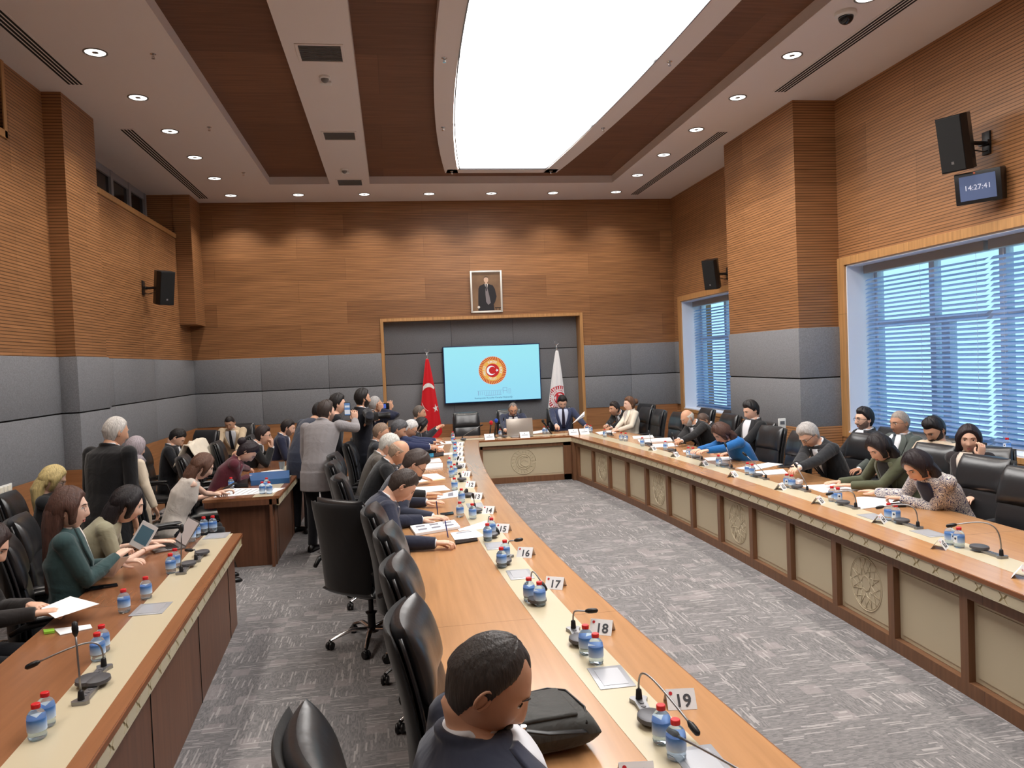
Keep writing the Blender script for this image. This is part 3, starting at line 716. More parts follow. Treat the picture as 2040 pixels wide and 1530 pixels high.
# screen: 1.93 x 1.11 at the niche back
sw, sh = 1.92, 1.10; sc = Vector((1.985, 15.36, 1.86))
scr = thing('wall_screen', 'large flat screen showing a pale blue slide with a round red emblem', 'screen', sc)
b = MB(); b.box(-sw/2-.02, .01, -sh/2-.02, sw/2+.02, .09, sh/2+.02, b=.006); b.build('housing', mat('screen_bezel', (20, 44, 92), .35), scr, True, auto=40)
b = MB(); b.box(-.3, .09, -.2, .3, .14, .2); b.build('wall_mount', M_BLACK, scr)
MS = Matrix(((1, 0, 0, 0), (0, 0, -1, 0), (0, 1, 0, 0), (0, 0, 0, 1)))    # x right, y up, z towards the room
dm = bpy.data.materials.new('screen_slide'); dm.use_nodes = True; g = NT(dm); g.b.inputs['Base Color'].default_value = (.02, .02, .02, 1); g.b.inputs['Roughness'].default_value = .3
tcn = g.new('TexCoord'); sp = g.new('SeparateXYZ'); g.link(tcn.outputs['Generated'], sp.inputs[0])
g.link(g.mix(sp.outputs['Z'], lin((150, 224, 250)), lin((160, 238, 250))), g.b.inputs['Emission Color']); g.b.inputs['Emission Strength'].default_value = .29
b = MB(); b.box(-sw/2, .0, -sh/2, sw/2, .01, sh/2); b.build('display', dm, scr)
em_p = MB(); em_p.box(-.001, -.001, 0, .001, 0, .001)
ME = T(.0, -.003, .06) @ MS
emblem(scr, ME, .275, (em('em_tooth', (205, 40, 36), .8), em('em_ring', (248, 190, 90), .85), em('em_letter', (240, 246, 250), .9), em('em_red', (214, 24, 30), .8), em('em_white', (244, 248, 255), .95), em('em_rim', (222, 210, 226), .85)))
b = MB(); bx = lambda x0, y0, x1, y1: flat(b, [(x0, y0), (x1, y0), (x1, y1), (x0, y1)], T(0, -.002, 0) @ MS, .001)
for k in range(13): bx(-.30+.037*k, -.43, -.292+.037*k, -.355)
bx(-.32, -.345, .18, -.338); bx(-.17, -.44, .16, -.432); bx(.19, -.41, .2, -.30); bx(.27, -.41, .28, -.30); bx(.19, -.30, .28, -.292); bx(.2, -.36, .28, -.35); bx(.31, -.42, .32, -.32); bx(.31, -.32, .35, -.315); bx(.345, -.42, .352, -.32)
bx(-.31, -.43, -.30, -.34)
b.build('building_drawing', em('em_drawing', (150, 190, 226), .8), scr)
b = text_mb('Komisyonlar Kanunlar Kararlar Başkanlığı', .045, T(0, -.002, 0) @ MS @ T(0, -.485, .001)); b.build('caption', em('em_caption', (70, 110, 150), .6), scr)
# portrait: generic standing man in a dark suit
pt = thing('framed_portrait', 'framed painted portrait of a standing man in a dark suit, above the niche', 'picture', (1.90, YB-.003, 3.475)); pt.rotation_euler = (math.radians(4), 0, 0); pt.location.y = YB-.05
b = MB(); w, h, f = .315, .41, .035
b.box(-w, -.02, -h, -w+f, .02, h, b=.004); b.box(w-f, -.02, -h, w, .02, h, b=.004); b.box(-w+f, -.02, -h, w-f, .02, -h+f, b=.004); b.box(-w+f, -.02, h-f, w-f, .02, h, b=.004)
b.build('frame', mat('frame_silver', (226, 224, 218), .35, .3), pt, True, auto=40)
cm = bpy.data.materials.new('painted_backdrop'); cm.use_nodes = True; g = NT(cm); tcn = g.new('TexCoord'); nz = g.new('TexNoise'); nz.inputs['Scale'].default_value = 3; nz.inputs['Detail'].default_value = 4; g.link(tcn.outputs['Object'], nz.inputs['Vector'])
g.link(g.mix(nz.outputs[0], lin((70, 44, 34)), lin((160, 126, 92))), g.b.inputs['Base Color'])
b = MB(); b.box(-w+f, -.002, -h+f, w-f, .004, h-f); b.build('canvas', cm, pt)
MP = T(0, -.004, 0) @ MS; paint = lambda n, c, polys: [(lambda bb: ([flat(bb, q, MP, .001+.0006*z) for q, z in polys], bb.build(n, mat('paint_'+n, c, .6), pt)))(MB())]
sil = [(-.17, -.37), (-.165, -.12), (-.155, .06), (-.13, .115), (-.05, .15), (.04, .15), (.13, .12), (.17, .05), (.20, -.1), (.17, -.2), (.14, -.25), (.15, -.37)]
paint('dark_suit', (34, 32, 38), [(sil, 0)])
paint('white_shirt', (225, 220, 214), [([(-.03, .155), (.035, .155), (.02, .08), (.0, .0), (-.01, .08)], 1), (disc(-.16, -.30, .025, 12), 1)])
paint('grey_waistcoat', (128, 120, 124), [([(-.02, .06), (.02, .08), (.06, -.1), (.08, -.22), (.03, -.26), (-.01, -.2), (-.02, -.05)], 2)])
paint('necktie', (60, 58, 66), [([(-.012, .15), (.012, .15), (.014, .03), (.0, .0), (-.014, .03)], 3)])
paint('painted_face', (214, 180, 156), [([(x*.045+.0, y*.062+.235) for x, y in disc(0, 0, 1, 20)], 2), ([(-.02, .2), (.02, .2), (.02, .15), (-.02, .15)], 1)])
paint('painted_hair', (96, 78, 62), [([(-.045, .25), (-.04, .29), (0, .305), (.04, .29), (.046, .25), (.03, .272), (0, .28), (-.03, .272)], 3)])
paint('chair_arm', (50, 34, 26), [([(.16, -.33), (.28, -.33), (.28, -.31), (.16, -.31)], 3), ([(.18, -.37), (.19, -.37), (.19, -.33), (.18, -.33)], 3), ([(.24, -.37), (.25, -.37), (.25, -.33), (.24, -.33)], 3)])
# flags on poles
def flag(lab, x, y, top, cloth_top, bot, red):
    t = thing('standing_flag', lab, 'flag', (x, y, 0))
    b = MB(); b.tube([(0, 0, .03), (0, 0, top-.1)], .013, 10); b.build('pole', M_CHROME, t, True)
    b = MB(); b.lathe([(.16, 0), (.16, .015), (.05, .04), (.02, .05), (.001, .05)], 20); b.build('base', M_CHROME, t, True, auto=40)
    b = MB(); b.lathe([(.001, top-.11), (.02, top-.1), (.012, top-.06), (.006, top-.03), (.001, top-.02)], 10)
    mf = T(0, 0, top+.01) @ MS @ RZ(PI/2)
    o, i_ = crescent(0, 0, .045, k=.8, off=.25)
    pts = [mf @ Vector(((a[0]+c[0])/2, (a[1]+c[1])/2, 0)) for a, c in zip(o, i_)]; b.tube(pts, .005, 6)
    b.build('finial', M_CHROME, t, True)
    # furled cloth: folded cone widening downwards
    H = cloth_top-bot; nu, nv = 64, 60
    def P(u, v):                       # u 0..1 around the front (left to right), v 0 top .. 1 bottom
        wid = .025+.20*v**.85 if v < .9 else .025+.20*.9**.85+.1*(v-.9)
        a = (u-.5)*2
        fold = .018*math.sin(a*7.5+v*2)*v
        xx = a*wid - .02*v*(1 if red else 1.6) + (.035*v if red else -.02*v)
        yy = -.05*v*math.cos(a*PI/2)-.02+fold
        zz = cloth_top-H*v*(1-.05*a*a) - (.10*v**3*(math.sin(a*2.2+(.6 if red else -1.2))))
        return Vector((xx, yy, zz))
    b = MB(); F = [[P(i/nu, j/nv) for i in range(nu+1)] for j in range(nv+1)]; Bk = [[p+Vector((0, .012, 0)) for p in r] for r in F]
    vs = [p for r in F for p in r]+[p for r in Bk for p in r]; n1 = (nu+1)*(nv+1); fs = []
    for j in range(nv):
        for i in range(nu):
            a = j*(nu+1)+i; fs.append((a, a+1, a+nu+2, a+nu+1)); fs.append((n1+a, n1+a+nu+1, n1+a+nu+2, n1+a+1))
    for j in range(nv):
        a = j*(nu+1); fs.append((a, a+nu+1, n1+a+nu+1, n1+a)); a += nu; fs.append((a, n1+a, n1+a+nu+1, a+nu+1))
    for i in range(nu):
        a = i; fs.append((a, n1+a, n1+a+1, a+1)); a = nv*(nu+1)+i; fs.append((a, a+1, n1+a+1, n1+a))
    b.add(vs, fs)
    cl = b.build('flag_cloth', cloth('flag_red' if red else 'flag_white', (206, 22, 34) if red else (232, 232, 234), .6, .1), t, True)
    def strip(poly_pts, name, mt, off=.006):
        """drape small flat shapes (x,z plane) on the front of the cloth"""
        bb = MB()
        for o_, i2 in poly_pts:
            n = len(o_); vs = []
            for (X_, Z_) in list(o_)+list(i2):
                v = max(.02, min(.99, (cloth_top-Z_)/H)); wid = .025+.20*v**.85
                sh = -.02*v*(1 if red else 1.6)+(.035*v if red else -.02*v)
                a = max(-.97, min(.97, (X_-sh)/wid))
                p = P(a/2+.5, v); vs.append(Vector((p.x, p.y-off, Z_)))
            bb.add(vs, [(j, j+1, n+j+1, n+j) for j in range(n-1)])
        bb.build(name, mt, cl)
    def ringseg(cx, cz, r0, r1, a0, a1, n=14): return ([(cx+r1*math.cos(a0+(a1-a0)*k/n), cz+r1*math.sin(a0+(a1-a0)*k/n)) for k in range(n+1)], [(cx+r0*math.cos(a0+(a1-a0)*k/n), cz+r0*math.sin(a0+(a1-a0)*k/n)) for k in range(n+1)])
    if red:
        cz = 1.46
        o_, i2 = [], []
        for k in range(41):
            a = math.radians(40+225*k/40); tk = .018+.062*max(0, math.cos(a-math.radians(95)))**1.5*(1 if k < 40 else 1)
            tk *= min(1, (40-k)/10+.08)
            o_.append((.0+.155*math.cos(a), cz+.27*math.sin(a))); i2.append((.0+(.155-tk*.5)*math.cos(a), cz+(.27-tk)*math.sin(a)))
        strip([(o_, i2)], 'crescent', mat('flag_mark_white', (232, 228, 224), .6))
        sp_ = [(.125+dx*.9, 1.235+dz*1.35) for dx, dz in star_pts(0, 0, .065, PI*.55)]
        cs = [(.125, 1.235)]*len(sp_)
        strip([(sp_+[sp_[0]], cs+[cs[0]])], 'star', MATS['flag_mark_white'])
    else:
        cx, cz = .02, 1.31; rr = mat('flag_mark_red', (196, 30, 44), .6)
        teeth = []
        for k in range(30):
            a = 2*PI*k/30; r0, r1, w_ = .185, .25, .055
            teeth.append(([(cx+r0*math.cos(a-w_), cz+r0*math.sin(a-w_)), (cx+r0*math.cos(a+w_), cz+r0*math.sin(a+w_))], [(cx+r1*math.cos(a-w_), cz+r1*math.sin(a-w_)), (cx+r1*math.cos(a+w_), cz+r1*math.sin(a+w_))]))
        strip(teeth+[ringseg(cx, cz, .243, .252, 0, 2*PI, 60)], 'emblem_teeth', rr)
        strip([ringseg(cx, cz, .0, .125, 0, 2*PI, 50)], 'emblem_disc', rr)
        strip([(lambda oi: (oi[0], oi[1]))(crescent(cx-.01, cz, .095, k=.78, off=.28))], 'crescent', mat('flag_mark_pale', (236, 232, 230), .6), .009)
        bb = MB()
        for s, mid in (('TÜRKİYE', 1.25), ('BÜYÜK', 2.35), ('MİLLET', 3.45), ('MECLİSİ', 4.6)):
            for i, ch in enumerate(s):
                a = mid-(i-(len(s)-1)/2)*.15
                if s == 'TÜRKİYE' and False: continue
                px_, pz_ = cx+.155*math.cos(a), cz+.155*math.sin(a)
                v = (cloth_top-pz_)/H; wid = .025+.20*v**.85; sh = -.052*v; aa = (px_-sh)/wid
                if abs(aa) > .95: continue
                p = P(aa/2+.5, v)
                bb.join(text_mb(ch, .045, T(p.x, p.y-.012, pz_) @ MS @ RZ(a-PI/2), .0003))
        bb.build('emblem_lettering', rr, cl)
flag('red flag with white crescent and star on a chrome pole left of the screen', .68, 15.12, 2.34, 2.20, .72, True)
flag('white flag with round red emblem on a chrome pole right of the screen', 3.26, 15.12, 2.40, 2.26, .70, False)
# ================================================================== WALL FIXTURES
def speaker(lab, loc, rz, tilt, sx=.13, sy=.12, sz=.25, bdir=1):
    """loc = box centre; local +Y faces the listener; bracket runs back to the wall along local -Y rotated"""
    t = thing('wall_speaker', lab, 'loudspeaker', loc, rz, 'black wall loudspeakers')
    t.rotation_euler = (tilt, 0, rz)
    b = MB(); R = []
    for z in (-sz, sz): R.append([(-sx*.7, -sy, z), (sx*.7, -sy, z), (sx, sy*.4, z), (sx*.8, sy, z), (-sx*.8, sy, z), (-sx, sy*.4, z)])
    b.rings([[Vector(p) for p in r] for r in R]); b.build('cabinet', M_BLACK, t)
    b = MB(); b.box(-sx*.78, sy, -sz*.96, sx*.78, sy+.008, sz*.96, b=.003); b.build('grille', mat('speaker_mesh', (16, 16, 17), .7), t)
    b = MB(); b.box(-.012, sy+.008, -sz*.72, .012, sy+.01, -sz*.62); b.build('badge', M_STEEL, t)
    return t
def bracket(parent_lab, wall_x, p, d):
    b = MB(); b.box(wall_x, p.y-.05, p.z-.11, wall_x+d*.02, p.y+.05, p.z+.11, b=.004)
    b.tube([(wall_x+d*.02, p.y, p.z), (p.x-d*.1, p.y, p.z)], .02, 8); b.box(wall_x+d*.02, p.y-.06, p.z-.02, wall_x+d*.05, p.y+.06, p.z+.02)
    b.tube([(wall_x+d*.03, p.y-.03, p.z-.08), (wall_x+d*.09, p.y-.06, p.z-.10), (p.x-d*.08, p.y-.02, p.z-.06)], .006, 6)
    return b
def add_speaker(lab, px, py, X, wallx, rz, tilt, k=1):
    p = onx(px, py, X); d = -1 if wallx > 0 else 1
    t = speaker(lab, p, rz, tilt, .14*k, .13*k, .26*k)
    b = bracket('', wallx, p, d); b.xf(t.matrix_basis.inverted() if False else (T(*t.location) @ t.rotation_euler.to_matrix().to_4x4()).inverted())
    b.build('wall_bracket', M_BLACK, t, True, auto=40)
add_speaker('large black loudspeaker on the right wall above the digital clock', 1906, 285, XR-.33, XR, math.radians(118), math.radians(-14), 1.0)
add_speaker('black loudspeaker on the right wall above the far window', 1418, 546, XR-.30, XR, math.radians(135), math.radians(-14), .95)
add_speaker('black loudspeaker on the left wall between the pilaster and the corner', 326, 573, XL+.30, XL, math.radians(-140), math.radians(-12), .97)
ck = onx(1950, 372, XR-.2)
t = thing('digital_clock', 'black digital clock unit reading 14:27:41 under the right wall loudspeaker', 'clock', ck, math.radians(122))
t.rotation_euler = (math.radians(-10), 0, math.radians(122))
b = MB(); b.box(-.20, -.13, -.15, .20, .03, .15, b=.01); b.build('housing', M_BLACK, t, True, auto=40)
b = MB(); b.box(-.155, .03, -.115, .155, .033, .115); b.build('display', mat('clock_display', (84, 98, 132), .3, emit=(84, 98, 132), estr=.05), t)
MC = T(0, .034, 0) @ RZ(PI) @ MS
b = text_mb('14:27:41', .068, MC, .0004); b.build('digits', mat('clock_digits', (200, 205, 220), .5, emit=(200, 205, 220), estr=.1), t)
b = MB(); b.ell((.02, .03, .135), (.010, .004, .010)); b.build('sensor', mat('sensor_orange', (200, 110, 80), .4), t)
b = MB(); b.box(-.03, -.30, -.03, .03, -.13, .03); b.build('wall_bracket', M_BLACK, t)
b = MB(); b.box(-.05, -.02, -.075, .05, 0, .075, b=.006); p = ony(1557, 845, 9.25)
th = thing('thermostat', 'small white thermostat on the ribbed wood of the right pilaster', 'thermostat', (p.x, 9.249, p.z)); b.build('body', M_WHITEP, th, True, auto=40)
b = MB(); b.box(-.03, -.024, .0, .03, -.02, .04); b.build('display', M_GREYP, th)
p = onx(10, 985, XL+.04)
t = thing('switch_plate', 'cream double switch plate on the wooden dado at the far left', 'switch', (XL+.036, p.y, p.z))
b = MB(); b.box(0, -.13, .01, .012, .13, .09, b=.004); b.box(0, -.13, -.10, .012, .1, -.02, b=.004); b.build('plates', M_WHITEP, t, True, auto=40)
b = MB()
for k in range(3): b.box(.012, -.11+.075*k, .025, .018, -.05+.075*k, .075, b=.002)
b.build('rockers', mat('rocker_cream', (232, 226, 210), .4), t)
# ================================================================== CHAIR
def pillow(mb, w, z0, z1, fy, th, c=.05, wt=None, nu=14, nv=14, p=3.2):
    """cushion: width profile w(v), centre depth fy(v), thickness th, curvature c"""
    def pt(u, v, s):
        e = max(0, 1-abs(u)**p)**.5*max(0, 1-abs(v)**p)**.5
        vv = (v+1)/2; ww = w(vv); tt = th(vv) if callable(th) else th
        return Vector((u*ww, fy(vv)+c*u*u+s*tt*e*.5, z0+(z1-z0)*vv))
    g1 = [math.sin(PI/2*(-1+2*i/nu)) for i in range(nu+1)]; g2 = [math.sin(PI/2*(-1+2*j/nv)) for j in range(nv+1)]
    for s in (1, -1):
        vs = [pt(u, v, s) for v in g2 for u in g1]; fs = []
        for j in range(nv):
            for i in range(nu):
                a = j*(nu+1)+i; q = (a, a+1, a+nu+2, a+nu+1); fs.append(q if s < 0 else q[::-1])
        mb.add(vs, fs)
def make_chair(label):
    t = thing('office_chair', label, 'chair', (0, 0, 0), 0, 'black leather office chairs')
    wid = lambda v: .255*(1-.10*(1-v)**2)*(1-.10*v**3)
    def spine(z): return -.235-.10*((z-.45)/.75)+.035*math.sin((z-.45)/.75*PI*1.1)
    b = MB(); pillow(b, wid, .50, .91, lambda v: spine(.50+.41*v)+.02, .10, .045); b.build('lower_back_cushion', M_LEATHER, t, True)
    b = MB(); pillow(b, lambda v: .25*(1-.09*v**2.5), .86, 1.15, lambda v: spine(.86+.29*v)+.03-.045*max(0, v-.6)**1.5, .135, .04); b.build('headrest_cushion', M_LEATHER, t, True)
    b = MB(); pillow(b, lambda v: .265*(1-.12*(1-v)**3)*(1-.08*v**4), .46, 1.13, lambda v: spine(.46+.67*v)-.045, .05, .05, p=6); b.build('back_shell', M_CHFAB, t, True)
    b = MB(); R = []
    for s in (-1, 1):
        pts = [Vector((s*(wid((z-.46)/.73)+.006), spine(z)+.035, z)) for z in frange(.5, 1.12, 10)]
        b.tube(pts, .008, 6); b.build('piping', M_LEATHER, t, True); b = MB()
    b = MB(); pillow(b, lambda v: .26, -.24, .27, lambda v: 0, .13, .0, p=4)
    b.xf(Matrix(((1, 0, 0, 0), (0, 0, 1, 0), (0, 1, 0, .455), (0, 0, 0, 1)))); b.build('seat', M_LEATHER, t, True)
    for s in (-1, 1):
        b = MB(); b.tube([(s*.23, .12, .40), (s*.31, .13, .42), (s*.325, .12, .55), (s*.325, .08, .66), (s*.325, -.05, .675), (s*.32, -.20, .66), (s*.29, -.27, .62)], [.016, .018, .018, .020, .022, .02, .016], 8)
        a = b.build('armrest', M_BLACK, t, True)
        b = MB(); pillow(b, lambda v: .03, -.19, .10, lambda v: 0, .035, 0, p=4, nu=6, nv=8); b.xf(T(s*.325, 0, .70) @ Matrix(((1, 0, 0, 0), (0, 0, 1, 0), (0, 1, 0, 0), (0, 0, 0, 1)))); b.build('arm_pad', M_LEATHER, a, True)
    b = MB(); b.lathe([(.03, .10), (.03, .22), (.045, .24), (.02, .24), (.02, .38), (.001, .38)], 12); b.box(-.1, -.12, .37, .1, .1, .40, b=.01); b.build('gas_column', M_BLACK, t, True, auto=40)
    b = MB(); b.lathe([(.001, .13), (.045, .125), (.05, .09), (.001, .085)], 14)
    for k in range(5):
        a = 2*PI*k/5+.3; d = Vector((math.cos(a), math.sin(a), 0))
        b.tube([d*.03+Vector((0, 0, .115)), d*.15+Vector((0, 0, .125)), d*.27+Vector((0, 0, .085)), d*.31+Vector((0, 0, .07))], [.024, .021, .017, .014], 8, flat=.7)
    bs = b.build('star_base', M_CHROME, t, True, auto=50)
    for k in range(5):
        a = 2*PI*k/5+.3; b = MB(); c = Vector((.315*math.cos(a), .315*math.sin(a), .03)); q = T(*c) @ RZ(a+.8)
        for s in (-1, 1): b.lathe([(.001, -.01), (.026, -.01), (.03, -.004), (.03, .004), (.026, .01), (.001, .01)], 14, M=q @ T(0, s*.015, 0) @ RX(PI/2))
        b.tube([c+Vector((0, 0, .0)), c+Vector((0, 0, .045))], .008, 6); b.ell(c+Vector((0, 0, .016)), (.02, .02, .022), 8, 6)
        b.build('caster', M_BLACK, bs, True, auto=40)
    return t
CH0 = None
def chair(x, y, deg, label):
    global CH0
    if CH0 is None:
        CH0 = make_chair(label); CH0.location = (x, y, 0); CH0.rotation_euler = (0, 0, math.radians(deg)); return CH0
    return dup(CH0, (x, y, 0), math.radians(deg), label)
# ================================================================== TABLE ITEMS
M_WATER = mat('clear_water', (214, 232, 244), .03, trans=.85, ior=1.18)
def bottle_label():
    mt = mat('bottle_label_blue', (60, 120, 200), .4); g = NT(mt)
    tcn = g.new('TexCoord'); sp = g.new('SeparateXYZ'); g.link(tcn.outputs['Object'], sp.inputs[0])
    nz = g.new('TexNoise'); nz.inputs['Scale'].default_value = 30; g.link(tcn.outputs['Object'], nz.inputs['Vector'])
    ang = g.math('ARCTAN2', sp.outputs[1], sp.outputs[0])
    zr = g.new('MapRange'); g.link(g.math('ADD', sp.outputs[2], g.math('MULTIPLY', nz.outputs[0], .02)), zr.inputs[0]); zr.inputs[1].default_value = .035; zr.inputs[2].default_value = .085
    c = g.mix(zr.outputs[0], lin((210, 228, 242)), lin((66, 124, 200)))
    wsel = g.math('GREATER_THAN', g.math('ABSOLUTE', g.math('SUBTRACT', ang, 2.2)), .42)
    c = g.mix(wsel, lin((232, 236, 240)), c)
    dot = g.math('LESS_THAN', g.math('ADD', g.math('POWER', g.math('MULTIPLY', g.math('SUBTRACT', ang, 2.2), .033), 2), g.math('POWER', g.math('SUBTRACT', sp.outputs[2], .062), 2)), .00006)
    c = g.mix(dot, c, lin((40, 50, 70)))
    g.link(c, g.b.inputs['Base Color']); return mt
M_LABEL = bottle_label()
BT0 = None
def bottle(x, y, label, rz=0, z=TZ+.0015, group='small water bottles with red caps'):
    global BT0
    if BT0 is None:
        t = thing('water_bottle', label, 'bottle', (x, y, z), rz, group)
        b = MB(); b.lathe([(.001, .002), (.024, .0), (.031, .006), (.0325, .016), (.030, .022), (.0325, .03), (.0328, .082), (.031, .093), (.024, .104), (.0145, .111), (.0125, .116), (.0125, .124), (.001, .124)], 24); b.build('bottle_body', M_WATER, t, True, auto=60)
        b = MB(); b.lathe([(.0334, .034), (.0336, .034), (.0336, .079), (.0334, .079)], 24); b.build('label', M_LABEL, t, True, auto=30)
        b = MB(); n = 24; b.lathe([(.001, .116), (.0158, .116), (.0162, .118), (.0162, .131), (.0145, .133), (.001, .133)], n); b.build('cap', M_CAP, t, True, auto=30)
        BT0 = t; return t
    return dup(BT0, (x, y, z), rz, label, group)
NUMW = 'zero one two three four five six seven eight nine ten eleven twelve thirteen fourteen fifteen sixteen seventeen eighteen nineteen twenty'.split()
def near_card(y): return max(6, min(19, round(19-(y-2.76)/.795)))
BL = [((1348, 1512), 19, 'nearer'), ((1319, 1480), 19, 'farther'), ((1188, 1322), 18, 'nearer'), ((1168, 1303), 18, 'farther'), ((1076, 1207), 17, 'nearer'), ((1055, 1198), 17, 'farther'), ((1000, 1131), 16, 'nearer'), ((1007, 1115), 16, 'farther'),
      ((972, 1078), 15, 'nearer'), ((980, 1066), 15, 'farther'), ((942, 1034), 14, 'single'), ((917, 1030), 14, 'second, on the bare wood,'), ((920, 1001), 13, 'single'), ((906, 977), 12, 'single'), ((900, 951), 11, 'nearer'), ((906, 946), 11, 'farther'), ((896, 932), 10, 'single'), ((907, 916), 9, 'single'),
      ((907, 902), 8, 'single'), ((906, 891), 7, 'single'), ((903, 882), 6, 'single')]
for (px, py), c, w in BL:
    p = onz(px, py, TZ); bottle(p.x, p.y, 'red-capped water bottle, the %s one beside the card numbered %s' % (w, NUMW[c]), random.uniform(-1, 1)-.5)
RW = [((1205, 871), 'single one before the man in black nearest the head table'), ((1238, 878), 'left of a pair before the woman in cream'), ((1247, 879), 'right of a pair before the woman in cream'), ((1280, 889), 'single one before the first empty right-hand chair'), ((1326, 897), 'single one left of the bald man in a black suit'),
      ((1372, 911), 'left of a pair before the woman in blue'), ((1381, 912), 'right of a pair before the woman in blue'), ((1432, 929), 'single one right of the woman in blue'), ((1490, 946), 'left of a pair before the two empty chairs'), ((1499, 949), 'right of a pair before the two empty chairs'),
      ((1568, 971), 'left of a pair before the grey-haired man'), ((1578, 973), 'right of a pair before the grey-haired man'), ((1658, 999), 'left of a pair before the woman in green'), ((1670, 1002), 'right of a pair before the woman in green'), ((1771, 1037), 'left of a pair before the woman in the patterned blouse'), ((1785, 1040), 'right of a pair before the woman in the patterned blouse'),
      ((1893, 1085), 'left of the pair nearest the right edge of the frame'), ((1911, 1091), 'right of the pair nearest the right edge of the frame')]
for (px, py), w in RW:
    p = onz(px, py, TZ); bottle(p.x, p.y, 'red-capped bottle on right table, '+w, random.uniform(1, 4))
for (px, py), w in (((987, 863), 'between the two coloured microphones and the laptop'), ((1081, 863), 'left of a pair right of the laptop'), ((1089, 863), 'right of a pair right of the laptop'), ((1165, 858), 'left of a pair before the man in the blue suit'), ((1177, 862), 'right of a pair before the man in the blue suit'), ((897, 868), 'at the left corner by the empty chair')):
    p = onz(px, py, TZ); bottle(p.x, min(13.62, max(p.y, 13.15)), 'red-capped bottle on head table, '+w, random.uniform(1, 4))
for (px, py), w in (((75, 1472), 'front one of the nearest pair'), ((93, 1447), 'rear one of the nearest pair'), ((196, 1316), 'front one of the pair by the crossed microphones'), ((205, 1299), 'rear one of the pair by the crossed microphones'), ((248, 1220), 'left single one behind the phone'), ((292, 1193), 'single one next to the grey table socket'),
                    ((341, 1142), 'front one of the pair beside the laptop'), ((350, 1131), 'rear one of the pair beside the laptop'), ((382, 1079), 'first of four at the far end'), ((392, 1071), 'second of four at the far end'), ((407, 1061), 'third of four at the far end'), ((425, 1059), 'fourth of four at the far end')):
    p = onz(px, py, TZ); bottle(p.x, p.y, 'red-capped bottle on near desk, '+w, random.uniform(-.8, .2))
for (px, py), w in (((523, 984), 'left one of three on the newspaper'), ((537, 984), 'right one of three on the newspaper'), ((532, 975), 'rear one of three on the newspaper'), ((579, 938), 'single one at the far end'), ((461, 974), 'behind the phone of the sleeveless woman')):
    p = onz(px, py, TZ); bottle(p.x, p.y, 'red-capped bottle on second side desk, '+w, random.uniform(-1, 1))
p = onz(562, 936, TZ); cup = thing('plastic_cup', 'clear plastic cup on the second side desk', 'cup', (p.x, p.y, TZ))
b = MB(); b.lathe([(.001, 0), (.03, 0), (.042, .11), (.040, .11), (.028, .004), (.001, .004)], 18); b.build('cup_body', M_WATER, cup, True, auto=50)
# number cards (folded tents)
def card(x, y, num, deg, label, blank=False):
    t = thing('number_card' if not blank else 'name_card', label, 'card', (x, y, TZ+.001), math.radians(deg), 'folded cards on the tables')
    w, h, d = .055, .062, .045
    for s in (-1, 1):
        b = MB(); b.prism([(-w, 0, h), (w, 0, h), (w, s*d, 0), (-w, s*d, 0)], (0, 0, 0), (0, -s*.0008*1, -.0008)); f = b.build('card_face', M_PAPER, t)
        if s == -1:
            Mt = T(0, -d*.5, h*.5) @ RX(math.atan2(h, d)) @ T(0, 0, .0012)
            if num:
                bb = text_mb(num, .064, Mt @ T(.006, -.008, 0), .0003, bold=.022); bb.build('numeral', M_INK, f)
                bb = MB(); flat(bb, disc(-.038, .022, .007, 14), Mt, .0002); bb.build('round_seal', M_RED, f)
            else:
                bb = MB(); flat(bb, disc(0, .018, .005, 12), Mt, .0002)
                flat(bb, [(-.035, -.006), (.035, -.006), (.035, -.001), (-.035, -.001)], Mt, .0002); bb.build('printed_line', M_INK, f)
    return t
LC = [(1355, 1400, 19), (1200, 1255, 18), (1107, 1166, 17), (1048, 1104, 16), (1003, 1055, 15), (975, 1018, 14), (952, 990, 13), (939, 966, 12), (930, 945, 11), (921, 928, 10), (918, 915, 9), (917, 904, 8), (917, 894, 7), (918, 884, 6)]
for i, (px, py, n) in enumerate(LC):
    p = onz(px, py+4, TZ); card(p.x, p.y, str(n), -8 if n == 19 else -30, 'white tent card numbered %s' % NUMW[n]+' on the left table')
for px, py, n, who in ((1872, 1092, 65, 'before the rightmost empty chair'), (1752, 1041, 64, 'before the woman in the patterned blouse'), (1630, 1003, 63, 'before the woman in green'), (1555, 975, 62, 'beside the grey-haired man'), (1460, 950, 61, 'before the empty right-hand chairs'), (1402, 928, 60, 'right of the woman in blue'), (1345, 910, 59, 'before the woman in blue'), (1300, 897, 58, 'before the bald man'), (2035, 1150, 66, 'cut by the right edge of the frame')):
    p = onz(px, py, TZ); card(p.x, p.y, str(n), 42, 'folded number card on the right table, '+who)
p = onz(1268, 1556, TZ); card(p.x, p.y, '20', -8, 'white tent card cut by the bottom edge of the frame')
for px, py, w in ((970, 872, 'left of the laptop'), (1040, 869, 'in front of the laptop'), (1131, 862, 'before the man in the blue suit, left'), (1155, 862, 'before the man in the blue suit, right')):
    p = onz(px, py, TZ); t = card(p.x, 13.17, '', 2, 'white name card on the head table '+w, True); t.scale = (1.55, 1.5, 1.6)
